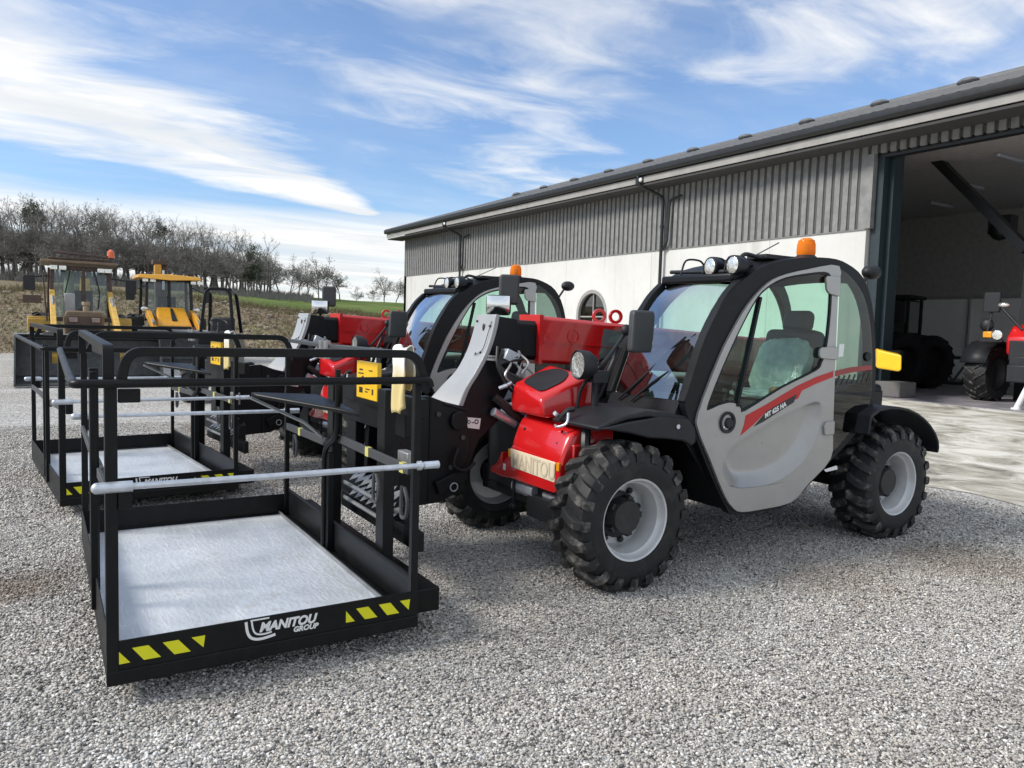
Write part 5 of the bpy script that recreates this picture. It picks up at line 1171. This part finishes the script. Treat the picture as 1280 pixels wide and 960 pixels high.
    for x in (-.92,.92):
        big_tyre(root, P(x,1.15,.70), .70*s, .42*s, (1 if x>0 else -1,0,0), 16, paint)
    for sgn in (-1,1):
        a, b_ = sorted((sgn*.70, sgn*1.22)); bx('fender', M['oldyellow'] if old else M['blackplastic'], (a,b_,.45,1.6,1.22,1.30), (a,b_,.40,.52,.95,1.25))
    bx('chassis', M['blackplastic'], (-.5,.5,-1.2,2.4,.45,.9))
    # mirrors
    for sgn in (-1,1):
        b = MB(); zc = 2.05 if old else 1.95
        b.tube([P(sgn*.66,.1,2.25),P(sgn*1.10,-.1,2.2 if old else 2.05)],.018*s,6); b.prism(fillet_closed([P(sgn*1.16-.13,-.12,zc-.16),P(sgn*1.16+.13,-.12,zc-.16),P(sgn*1.16+.13,-.12,zc+.18),P(sgn*1.16-.13,-.12,zc+.18)],.04,3),(0,.06,0)); b.build('mirror', M['blackplastic'], root, bevel=.01)
    # backhoe boom folded behind the cab
    b = MB()
    if old: b.ribbon([P(.2,2.2,.8),P(.2,2.5,2.2),P(.2,3.1,1.2)],.25*s,.28*s,(1,0,0))
    else: b.ribbon([P(-.05,2.33,2.55),P(-.05,2.35,3.10)],.22*s,.26*s,(1,0,0))
    b.build('backhoe_boom', paint, root, bevel=.015)
    b = MB()
    if old: b.ribbon([P(.2,3.1,1.2),P(.2,3.4,.3)],.2*s,.24*s,(1,0,0))
    else: b.ribbon([P(.16,2.42,1.2),P(.16,2.5,3.14)],.20*s,.24*s,(1,0,0)); b.ribbon([P(-.05,2.2,.9),P(-.05,2.32,2.54)],.20*s,.24*s,(1,0,0)); b.box(x0-.22*s,x0+.3*s,y0+2.2*s,y0+2.6*s,3.02*s,3.16*s)
    b.build('dipper_arm', M['brown'], root, bevel=.015)
    if not old:
        b = MB(); b.tube([P(.08,1.9,2.2),P(.08,1.9,2.82)],.035*s,8); b.build('exhaust', M['galv'], root)
        b = MB(); b.tube([P(-.92,-.05,2.5),P(-.92,-.05,2.85)],.008*s,5); b.build('aerial', M['darkgrey'], root)
    else:
        b = MB(); b.lathe([(.09,0),(.09,.05),(.0,.055)],P(.70,.15,2.70),(0,0,1),14); bb = b.build('beacon_base', M['brown'], root)
        b = MB(); b.lathe([(.10,.05),(.085,.2),(.03,.26),(0,.27)],P(.70,.15,2.70),(0,0,1),14); b.build('beacon', mat('orange_beacon', (.75,.13,.02), .3, coat=.5), bb)
        b = MB(); b.box(x0-1.30*s,x0-.90*s,y0-.1*s,y0-.04*s,1.60*s,1.78*s); b.tube([P(-.78,-.05,1.2),P(-.86,-.08,2.3)],.02*s,6); b.tube([P(-.86,-.08,1.7),P(-1.2,-.08,1.7)],.02*s,6); b.build('number_board', M['brown'], root)
        b = MB(); b.tube([P(.3,-.02,2.4),P(.42,-.06,1.9),P(.38,-.06,1.5)],.015*s,6); b.build('wiper', M['blackplastic'], root); b = MB(); b.tube([P(-.25,-.02,2.4),P(-.4,-.06,1.75)],.015*s,6); b.build('wiper', M['blackplastic'], root)
        b = MB(); b.add([P(-.45,.3,1.3),P(-.18,.3,1.3),P(-.14,.35,2.4),P(-.36,.35,2.4)],[(0,1,2,3)]); b.build('sun_blind', mat('pale_curtain', (.6,.52,.32), .8), root).modifiers.new('s','SOLIDIFY').thickness = .02
    return root
bh1 = backhoe((.86,22.0), 'older faded brown and yellow backhoe loader with roof rack and orange beacon', True, 1.06)
bh1.scale = (.90,1,1)
bh2 = backhoe((3.62,27.6), 'bright yellow backhoe loader with a yellow roof, right of the faded one', False, 1.10)
bh2.scale = (.92,1,1)
def mini_loader():
    ang = R(-20); c0 = (2.72,14.4); P = rel(c0, ang)
    root = empty('mini_loader', (c0[0],c0[1],0), 'small black loader with a bare roll bar beyond the second platform', 'loader')
    b = MB(); 
    front = fillet([P(-.30,-.25,1.22),P(-.17,-.20,1.98),P(.17,-.20,1.98),P(.30,-.25,1.22)], .10, 5) if False else None
    def hoop(y, yt): return fillet([P(-.27,y,1.20),P(-.20,yt,1.97),P(.20,yt,1.97),P(.27,y,1.20)], .12, 6)
    b.ribbon(hoop(-.30,-.22), .06, .05, (0,1,0)); rb = b.build('roll_bar', M['frame'], root, bevel=.006)
    b = MB()
    b.ribbon(fillet([P(.20,-.22,1.965),P(.22,.38,1.93),P(.28,.62,1.20)], .18, 6), .06, .055, P(1,0,0)-P(0,0,0)); b.build('roll_bar', M['frame'], root, bevel=.006)
    b = MB(); b.ribbon(fillet([P(-.20,-.22,1.965),P(-.22,.38,1.93),P(-.28,.62,1.20)], .18, 6), .06, .055, P(1,0,0)-P(0,0,0)); b.build('roll_bar', M['frame'], root, bevel=.006)
    b = MB(); b.obox(P(0,.15,.85),(.66,1.1,.66),Matrix.Rotation(ang,3,'Z')); b.obox(P(0,-.6,.75),(.6,.6,.5),Matrix.Rotation(ang,3,'Z')); b.build('body', M['frame'], root, bevel=.05, seg=3)
    b = MB(); b.lathe([(.14,-.012),(.155,0),(.14,.012),(.13,0)],P(0,-.12,1.38),(0,-.4,.9),18,closed=True); b.tube([P(0,-.12,1.38),P(0,-.22,1.1)],.025,8); b.build('steering_wheel', M['seat'], root)
    b = MB(); b.obox(P(0,.32,1.30),(.42,.12,.36),Matrix.Rotation(ang,3,'Z')); b.obox(P(0,.12,1.18),(.42,.40,.10),Matrix.Rotation(ang,3,'Z')); b.build('seat', M['seat'], root, bevel=.04)
    for x in (-.42,.42):
        for y in (-.5,.5): big_tyre(root, P(x,y,.33), .33, .22, (math.cos(ang)*(1 if x>0 else -1),math.sin(ang)*(1 if x>0 else -1),0), 14)
mini_loader()

# ------------------------------------------------------------------ bank, field, trees
def noise2(x, y, s):
    from mathutils import noise as nz
    return nz.noise(V((x*s, y*s, 3.7)))
def bank_front(x): return 32.5 + .9*noise2(x,0,.25) + (max(0,x-9)*.35) + (max(0,-x-3)*-.05)
def crest(x): return max(1.0, 2.55 - .05*max(0,x) ) + .35*noise2(x,5,.30)
def land(x, y):
    f = bank_front(x); d = y-f
    if d < 0: return -.25 + .25*max(-1, d)*0 - .05*min(3,-d)
    c = crest(x)
    if d < 6:
        t = d/6; h = c*(t*t*(3-2*t))**.75
        h += .22*noise2(x,y,.9)*math.sin(math.pi*t)+.10*noise2(x,y,2.3)*math.sin(math.pi*min(1,t*1.2)) 
        return h-.02
    t = min(1,(d-6)/75); top = 5.6 - .004*x
    return c + (top-c)*(t**1.15) + .12*noise2(x,y,.35) + .05*noise2(x,y,1.3)
def land_mat(name, cols, scale, bump=.6, dry=None):
    m, nt, b, N, L = nodes(name); b.inputs['Roughness'].default_value = .95; b.inputs['Specular IOR Level'].default_value = .1
    geo = N('ShaderNodeNewGeometry'); n = N('ShaderNodeTexNoise'); n.inputs['Scale'].default_value = scale; n.inputs['Detail'].default_value = 10; n.inputs['Roughness'].default_value = .72
    L(geo.outputs['Position'], n.inputs['Vector']); r = N('ShaderNodeValToRGB'); e = r.color_ramp.elements
    e[0].position = cols[0][0]; e[0].color = cols[0][1]+(1,); e[1].position = cols[-1][0]; e[1].color = cols[-1][1]+(1,)
    for p, c in cols[1:-1]: e.new(p).color = c+(1,)
    L(n.outputs['Fac'], r.inputs['Fac']);
    fin = r.outputs['Color']
    if dry:                              # towards the treeline the field is dry brown stubble, further right it greens up
        sx = N('ShaderNodeSeparateXYZ'); L(geo.outputs['Position'], sx.inputs[0]); dv = N('ShaderNodeMath'); dv.operation = 'DIVIDE'; L(sx.outputs['X'], dv.inputs[0]); L(sx.outputs['Y'], dv.inputs[1])
        ad = N('ShaderNodeMath'); ad.operation = 'MULTIPLY_ADD'; ad.inputs[1].default_value = .12; L(n.outputs['Fac'], ad.inputs[0]); L(dv.outputs[0], ad.inputs[2])
        mr = N('ShaderNodeMapRange'); mr.inputs['From Min'].default_value = .17; mr.inputs['From Max'].default_value = .30; L(ad.outputs[0], mr.inputs['Value'])
        mx = N('ShaderNodeMixRGB'); mx.inputs['Color1'].default_value = dry+(1,); L(mr.outputs['Result'], mx.inputs['Fac']); L(fin, mx.inputs['Color2']); fin = mx.outputs['Color']
    L(fin, b.inputs['Base Color'])
    n2 = N('ShaderNodeTexNoise'); n2.inputs['Scale'].default_value = 7; n2.inputs['Detail'].default_value = 8; L(geo.outputs['Position'], n2.inputs['Vector'])
    bp = N('ShaderNodeBump'); bp.inputs['Strength'].default_value = bump; bp.inputs['Distance'].default_value = .25; L(n2.outputs['Fac'], bp.inputs['Height']); L(bp.outputs['Normal'], b.inputs['Normal'])
    return m
M['soil'] = land_mat('bank_soil', [(.30,(.12,.09,.06)),(.42,(.22,.17,.115)),(.52,(.30,.245,.175)),(.60,(.17,.165,.08)),(.72,(.36,.31,.23))], .9, 1.0)
M['field'] = land_mat('field_grass', [(.32,(.08,.095,.03)),(.5,(.10,.15,.035)),(.62,(.16,.19,.06)),(.75,(.20,.18,.09))], .16, .4, dry=(.20,.165,.11))
def terrain(name, y0, y1, ny, mtl, dlo, dhi, zoff=0):
    g = MB(); xs = np.concatenate([np.linspace(-140,-16,32), np.linspace(-15,32,120), np.linspace(33,220,40)])
    vs = []
    for j in range(ny+1):
        t = j/ny
        for x in xs:
            d = dlo + (dhi-dlo)*t; y = bank_front(x)+d; vs.append((x, y, land(x,y)+zoff))
    n = len(xs); g.add(vs, [(j*n+i, j*n+i+1, (j+1)*n+i+1, (j+1)*n+i) for j in range(ny) for i in range(n-1)])
    o = g.build(name, mtl, None, angle=180); tag(o, kind='structure'); return o
terrain('bank', 0, 0, 30, M['soil'], -1.5, 7.5)
terrain('field', 0, 0, 60, M['field'], 7.0, 420, -.03)

M['bark'] = mat('winter_bark', (.15,.135,.12), .95, var=.25)
M['twig'] = mat('winter_twig', (.20,.188,.172), .95, var=.2)  # bark and twigs greyed and lightened: distance haze put into their colour
M['pine'] = mat('pine_needles', (.06,.075,.045), .9, var=.3)
def tree_proto(seed, h, spread, fork=.35, pine=False, fine=1.0):
    rnd = random.Random(seed); tr, tw = MB(), MB(); tips = []
    def rv(s): return V((rnd.gauss(0,s), rnd.gauss(0,s), rnd.gauss(0,s)))
    def grow(p, d, ln, r, depth):
        k = 3; pts = [p]; q = p.copy(); dd = d.copy()
        for i in range(k):
            dd = (dd + rv(.12) + V((0,0,.06 if depth else .02))).normalized(); q = q + dd*(ln/k); pts.append(q.copy())
        (tr if depth < 2 else tw).tube(pts, r, 6 if depth == 0 else (4 if depth < 2 else 3), max(.012, r*.55), caps=False)
        if depth >= 4: tips.append((q, dd)); return
        nb = rnd.randint(3,4) if depth else 0
        for i in range(nb):
            t = rnd.uniform(.35,1.0); b = pts[min(k, int(t*k+.5))]
            nd = (dd + rv(.55)).normalized(); nd.z = max(nd.z, -.1); grow(b, nd.normalized(), ln*rnd.uniform(.55,.78), max(.014, r*.52), depth+1)
        if depth == 0:
            for i in range(9):
                t = rnd.uniform(fork, .98); b = p + (q-p)*t + rv(.05); a = rnd.uniform(0,6.28); el = rnd.uniform(.3,1.1)
                nd = V((math.cos(a)*math.cos(el), math.sin(a)*math.cos(el), math.sin(el)*1.0)); grow(b, nd, h*spread*rnd.uniform(.7,1.1)*(1.15-.5*t), r*.42, 1)
            grow(q, (dd+rv(.1)).normalized(), h*.28, r*.5, 1)
    grow(V((0,0,-.4)), V((rnd.gauss(0,.03),rnd.gauss(0,.03),1)).normalized(), h*.62, h*.020, 0)
    # fine twigs round the branch ends
    for q, d in tips:
        for i in range(int(3*fine)):
            e = q + (d + rv(.7)).normalized()*rnd.uniform(.5,1.1)*h*.05; s_ = d.orthogonal().normalized()*.016
            tw.add([q-s_, q+s_, e], [(0,1,2)])
    if pine:
        pn = MB()
        for q, d in tips:
            for i in range(16):
                c = q + rv(.35); a = rv(1).normalized()*rnd.uniform(.2,.4); b = rv(1).normalized()*.12; pn.add([c-a, c+b, c+a, c-b], [(0,1,2,3)])
        return tr, tw, pn
    return tr, tw, None
protos = []
def make_proto(seed, h, spread, **k):
    name = 'pine_tree' if k.get('pine') else 'bare_tree'
    root = empty(name, (0,0,0)); tr, tw, pn = tree_proto(seed, h, spread, **k)
    tr.build('trunk', M['bark'], root); tw.build('crown', M['twig'], root, smooth=False)
    if pn: pn.build('foliage', M['pine'], root, smooth=False)
    return root
tall = [make_proto(11+i, 12, .20, fork=.40, fine=2.2) for i in range(5)]
pine = [make_proto(31, 12.5, .13, fork=.6, pine=True), make_proto(32, 12, .14, fork=.5, pine=True)]
wide = [make_proto(51+i, 9, .36, fork=.20, fine=6.0) for i in range(4)]
used = set()
def put_tree(protos_, i, x, y, sc, label, group):
    p = protos_[i % len(protos_)]
    o = p if p.name not in used else dup(p)
    used.add(p.name)
    o.location = (x, y, land(x,y)); o.rotation_euler = (0,0,random.uniform(0,6.28)); o.scale = (sc*random.uniform(.92,1.1), sc*random.uniform(.92,1.1), sc)
    tag(o, label, 'tree', group); return o
# ray through the picture's columns gives where each tree of the row stands: azimuth in degrees from +y, distance, height
def at_az(az, d): return math.sin(R(az))*d, math.cos(R(az))*d
random.seed(21)
az = -7.0; i = 0
while az < 14:
    d = random.uniform(98,136); x, y = at_az(az, d)
    hh = 12.6 if az < 4 else 12.6-(az-4)*.30
    pn = random.random() < (.10 if az < 8 else .05)
    sc = hh/12*d/112*random.uniform(.88,1.1)*.68
    if pn: put_tree(pine, i, x, y, sc, 'dark evergreen pine among the bare trees of the left treeline', 'pines in the left treeline')
    else: put_tree(tall, i, x, y, sc, 'tall bare winter tree in the dense left treeline', 'bare trees in the left treeline')
    az += random.uniform(.10,.18); i += 1
row = [(13.3,118,.90,'spreading bare tree where the left treeline thins out'),(14.1,124,.80,'slim bare tree just right of where the treeline thins'),(14.7,119,.86,'broad bare tree left of the roll bar, behind the bank'),
       (15.4,126,.78,'smaller bare tree crowding behind the broad one'),(16.0,118,.84,'round crowned bare tree above the roll bar'),(16.7,124,.76,'low bare tree tucked right of the round crowned one'),
       (17.4,121,.88,'wide bare tree nearest the far machine mirror'),(18.1,120,.84,'tall bare tree above the far machine boom end'),(18.9,125,.70,'low bare tree ending the row above the far machine'),
       (20.1,165,.52,'tiny distant bare tree between the row and the lone clump'),(21.2,160,.55,'small bare tree at the left edge of the lone clump'),(22.1,150,.86,'largest rounded bare tree in the lone clump left of the hall'),(22.9,152,.80,'bare tree in the lone clump, second from the hall corner'),(23.6,155,.66,'bare tree touching the hall corner')]
for k, (az, d, sc, lab) in enumerate(row):
    x, y = at_az(az, d); put_tree(wide, k, x, y, sc*.74, lab, 'spreading bare trees on the field')
# undergrowth and scrub that nobody could count
def scrub():
    rnd = random.Random(4); m = MB()
    for i in range(5200):
        a = rnd.uniform(-9,17); d = rnd.uniform(96,140); x, y = at_az(a, d); z = land(x,y); h = rnd.uniform(.4,2.2)*(1 if a<9 else .6); w = rnd.uniform(.02,.05)
        for j in range(3):
            dx, dy = rnd.gauss(0,.35)*h*.5, rnd.gauss(0,.35)*h*.5; m.add([(x-w,y,z-.1),(x+w,y,z-.1),(x+dx,y+dy,z+h*rnd.uniform(.6,1))],[(0,1,2)])
    o = m.build('undergrowth', M['twig'], None, smooth=False); tag(o, 'brown undergrowth at the foot of the treeline', 'undergrowth', kind='stuff')
    m = MB()
    for i in range(9000):
        x = rnd.uniform(-6,20); d = rnd.uniform(.2,7.2); y = bank_front(x)+d; z = land(x,y)-.03; h = rnd.uniform(.05,.28)*(1.7 if d>5 else 1); w = rnd.uniform(.008,.02)
        for j in range(3): m.add([(x-w,y,z),(x+w,y,z),(x+rnd.gauss(0,.5)*h,y+rnd.gauss(0,.4)*h,z+h*rnd.uniform(.6,1))],[(0,1,2)])
    o = m.build('dry_grass', mat('dry_grass', (.20,.17,.09), .95, var=.35, scale=1.5), None, smooth=False); tag(o, 'dry grass and weeds on the rough earth bank', 'grass', kind='stuff')
    m = MB()
    for i in range(900):
        x = rnd.uniform(-6,22); d = rnd.uniform(-.6,6.5)**1; y = bank_front(x)+d; z = max(0,land(x,y)); r = rnd.uniform(.03,.14)*rnd.random()+.02
        m.ell((x,y,z+r*.3),(r*rnd.uniform(.8,1.5),r,r*.7),5,3)
    o = m.build('bank_rubble', mat('rubble', (.27,.24,.2), .9, var=.4, scale=2), None, smooth=False); tag(o, 'clods and stones scattered over the earth bank', 'rubble', kind='stuff')
scrub()

# ------------------------------------------------------------------ light, sky, camera
SUN_EL, SUN_AZ = 38, -72        # azimuth from +y, negative towards -x
w = bpy.data.worlds.new('World'); SC.world = w; w.use_nodes = True
nt = w.node_tree; N, L = nt.nodes.new, nt.links.new; bg = nt.nodes['Background']; bg.inputs['Strength'].default_value = .11
sky = N('ShaderNodeTexSky'); sky.sky_type = 'NISHITA'; sky.sun_disc = False; sky.sun_elevation = R(SUN_EL); sky.sun_rotation = R(SUN_AZ)
sky.air_density = 1.0; sky.dust_density = .6; sky.ozone_density = 2.0
tc = N('ShaderNodeTexCoord'); nrm = N('ShaderNodeVectorMath'); nrm.operation = 'NORMALIZE'; L(tc.outputs['Generated'], nrm.inputs[0])
sp = N('ShaderNodeSeparateXYZ'); L(nrm.outputs[0], sp.inputs[0])
def math_(op, a, b=None, c=None, clamp=False):
    n = N('ShaderNodeMath'); n.operation = op; n.use_clamp = clamp
    for i, v in enumerate((a,b,c)):
        if v is None: continue
        if isinstance(v, (int,float)): n.inputs[i].default_value = v
        else: L(v, n.inputs[i])
    return n.outputs[0]
zc = math_('ADD', math_('MAXIMUM', sp.outputs['Z'], 0.0), .06)
cx, cy = math_('DIVIDE', sp.outputs['X'], zc), math_('DIVIDE', sp.outputs['Y'], zc)
cv = N('ShaderNodeCombineXYZ'); L(cx, cv.inputs[0]); L(cy, cv.inputs[1])
def cloud(scale, rot, stretch, detail, rough, lo, hi, seed, dist=.6):
    mp = N('ShaderNodeMapping'); mp.inputs['Rotation'].default_value = (0,0,R(rot)); mp.inputs['Scale'].default_value = (scale, scale*stretch, 1); mp.inputs['Location'].default_value = (seed, seed*.7, 0)
    L(cv.outputs[0], mp.inputs['Vector']); n = N('ShaderNodeTexNoise'); n.inputs['Scale'].default_value = 1; n.inputs['Detail'].default_value = detail; n.inputs['Roughness'].default_value = rough; n.inputs['Distortion'].default_value = dist
    L(mp.outputs[0], n.inputs['Vector']); mr = N('ShaderNodeMapRange'); mr.interpolation_type = 'SMOOTHSTEP'; mr.inputs['From Min'].default_value = lo; mr.inputs['From Max'].default_value = hi
    L(n.outputs['Fac'], mr.inputs['Value']); return mr.outputs['Result']
CLOUDS = []
def band(p, q, width, soft, width1=None):         # soft-edged streak lying along a line in the cloud plane
    dx, dy = q[0]-p[0], q[1]-p[1]; ln = math.hypot(dx,dy); nx, ny = -dy/ln, dx/ln
    u = math_('ADD', math_('MULTIPLY', math_('SUBTRACT', cx, p[0]), dx/ln), math_('MULTIPLY', math_('SUBTRACT', cy, p[1]), dy/ln))
    u = math_('MINIMUM', math_('MAXIMUM', u, 0), ln)
    ex = math_('SUBTRACT', math_('SUBTRACT', cx, p[0]), math_('MULTIPLY', u, dx/ln)); ey = math_('SUBTRACT', math_('SUBTRACT', cy, p[1]), math_('MULTIPLY', u, dy/ln))
    d = math_('SQRT', math_('ADD', math_('MULTIPLY', ex, ex), math_('MULTIPLY', ey, ey)))
    if width1 is not None:               # tapering streak: scale the distance so the far end narrows to a tip
        k = math_('MULTIPLY_ADD', u, (width1/width-1)/ln, 1.0); d = math_('DIVIDE', d, k)
    d = math_('ADD', d, math_('MULTIPLY', math_('SUBTRACT', cloud(1.1, -30, 2.0, 6, .6, 0, 1, 2.2, .5), .5), width+soft))
    mr = N('ShaderNodeMapRange'); mr.interpolation_type = 'SMOOTHSTEP'; mr.inputs['From Min'].default_value = width; mr.inputs['From Max'].default_value = width+soft; mr.inputs['To Min'].default_value = 1; mr.inputs['To Max'].default_value = 0
    L(d, mr.inputs['Value']); return mr.outputs['Result']
#@@SKY
low = N('ShaderNodeMapRange'); low.interpolation_type = 'SMOOTHSTEP'; low.inputs['From Min'].default_value = .150; low.inputs['From Max'].default_value = .112
lz = math_('ADD', sp.outputs['Z'], math_('MULTIPLY', math_('SUBTRACT', cloud(.35, 60, 2.0, 5, .5, 0, 1, 4.4), .5), .05)); L(lz, low.inputs['Value'])
wisp = cloud(.75, 40, 2.0, 6, .55, .38, .80, 3.1, .7)
fine = cloud(1.6, 20, 1.6, 9, .58, .36, .78, 9.4, .8)
tex = cloud(1.3, -37, 2.2, 8, .54, .14, .66, 5.0, .6)
main = math_('MULTIPLY', band((-.55,3.1),(1.75,4.66),.40,.85, .05), math_('MULTIPLY_ADD', tex, .75, .33))
veil = math_('MULTIPLY', math_('MAXIMUM', band((1.0,2.15),(2.1,3.3),.12,.75), band((1.15,2.1),(1.9,1.3),.15,.65)), math_('MULTIPLY_ADD', fine, .75, math_('MULTIPLY', wisp, .35)))
veil2 = math_('MULTIPLY', band((2.3,.7),(2.8,1.2),.1,.7), math_('MULTIPLY_ADD', fine, .6, .15))
lowc = math_('MULTIPLY', low.outputs['Result'], math_('MULTIPLY_ADD', cloud(.42, 75, 3.5, 9, .55, .25, .60, 1.7, .4), .45, .55))
cov = math_('MULTIPLY_ADD', math_('ADD', wisp, fine), .10, .05)
for c_ in (main, veil, veil2, lowc): cov = math_('MAXIMUM', cov, c_)
cov = math_('MINIMUM', cov, .97, None, True)
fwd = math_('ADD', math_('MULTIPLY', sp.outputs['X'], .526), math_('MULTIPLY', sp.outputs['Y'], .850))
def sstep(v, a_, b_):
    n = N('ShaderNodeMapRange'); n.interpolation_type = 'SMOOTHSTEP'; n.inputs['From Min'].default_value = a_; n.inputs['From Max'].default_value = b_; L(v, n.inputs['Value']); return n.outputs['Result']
fill_cloud = math_('MAXIMUM', sstep(sp.outputs['Z'], .48, .78), sstep(fwd, .25, -.25))  # extra cloud added overhead and behind the camera to raise the fill light
cov = math_('MAXIMUM', cov, math_('MULTIPLY', fill_cloud, math_('MULTIPLY_ADD', wisp, .3, .62)))
shade = cloud(.45, 75, 4.0, 8, .6, .30, .62, 7.7)
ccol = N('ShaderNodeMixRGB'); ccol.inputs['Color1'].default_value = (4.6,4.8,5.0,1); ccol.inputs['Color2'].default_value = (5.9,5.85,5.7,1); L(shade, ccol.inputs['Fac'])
tintn = N('ShaderNodeMixRGB'); tintn.blend_type = 'MULTIPLY'; tintn.inputs['Fac'].default_value = 1; tintn.inputs['Color2'].default_value = (.66,.80,.96,1); L(sky.outputs[0], tintn.inputs['Color1'])
cb = N('ShaderNodeMixRGB'); cb.blend_type = 'MULTIPLY'; cb.inputs['Color2'].default_value = (.98,1.02,1.06,1); L(fill_cloud, cb.inputs['Fac']); L(ccol.outputs[0], cb.inputs['Color1'])
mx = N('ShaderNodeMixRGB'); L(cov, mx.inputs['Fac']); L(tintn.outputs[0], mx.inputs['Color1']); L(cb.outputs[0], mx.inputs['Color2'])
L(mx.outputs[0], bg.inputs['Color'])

sl = bpy.data.lights.new('sun','SUN'); sl.energy = 2.25; sl.angle = R(16); sl.color = (1,.95,.87)
so = bpy.data.objects.new('sun', sl); COL.objects.link(so)
sd = V((math.sin(R(SUN_AZ))*math.cos(R(SUN_EL)), math.cos(R(SUN_AZ))*math.cos(R(SUN_EL)), math.sin(R(SUN_EL))))
so.rotation_euler = sd.to_track_quat('Z','Y').to_euler(); so.location = (-20,30,40)

cam = bpy.data.cameras.new('camera'); co = bpy.data.objects.new('camera', cam); COL.objects.link(co); SC.camera = co
yaw, pitch, roll = R(31.755), R(4.2354), R(-1.7333)
Fw = V((math.sin(yaw)*math.cos(pitch), math.cos(yaw)*math.cos(pitch), -math.sin(pitch))); r0 = V((math.cos(yaw),-math.sin(yaw),0)); u0 = r0.cross(Fw)
Rt = r0*math.cos(roll)-u0*math.sin(roll); Up = r0*math.sin(roll)+u0*math.cos(roll)
co.matrix_world = Matrix(((Rt.x,Up.x,-Fw.x,0),(Rt.y,Up.y,-Fw.y,0),(Rt.z,Up.z,-Fw.z,1.45),(0,0,0,1)))
cam.sensor_width = 36; cam.lens = 951.57/1280*36; cam.clip_start = .05; cam.clip_end = 3000
vs_ = SC.view_settings; vs_.view_transform = 'Standard'; vs_.look = 'None'; vs_.gamma = 1; vs_.exposure = .74; vs_.use_curve_mapping = False
SC.cycles.max_bounces = 8; SC.cycles.transparent_max_bounces = 24; SC.cycles.caustics_reflective = False; SC.cycles.caustics_refractive = False
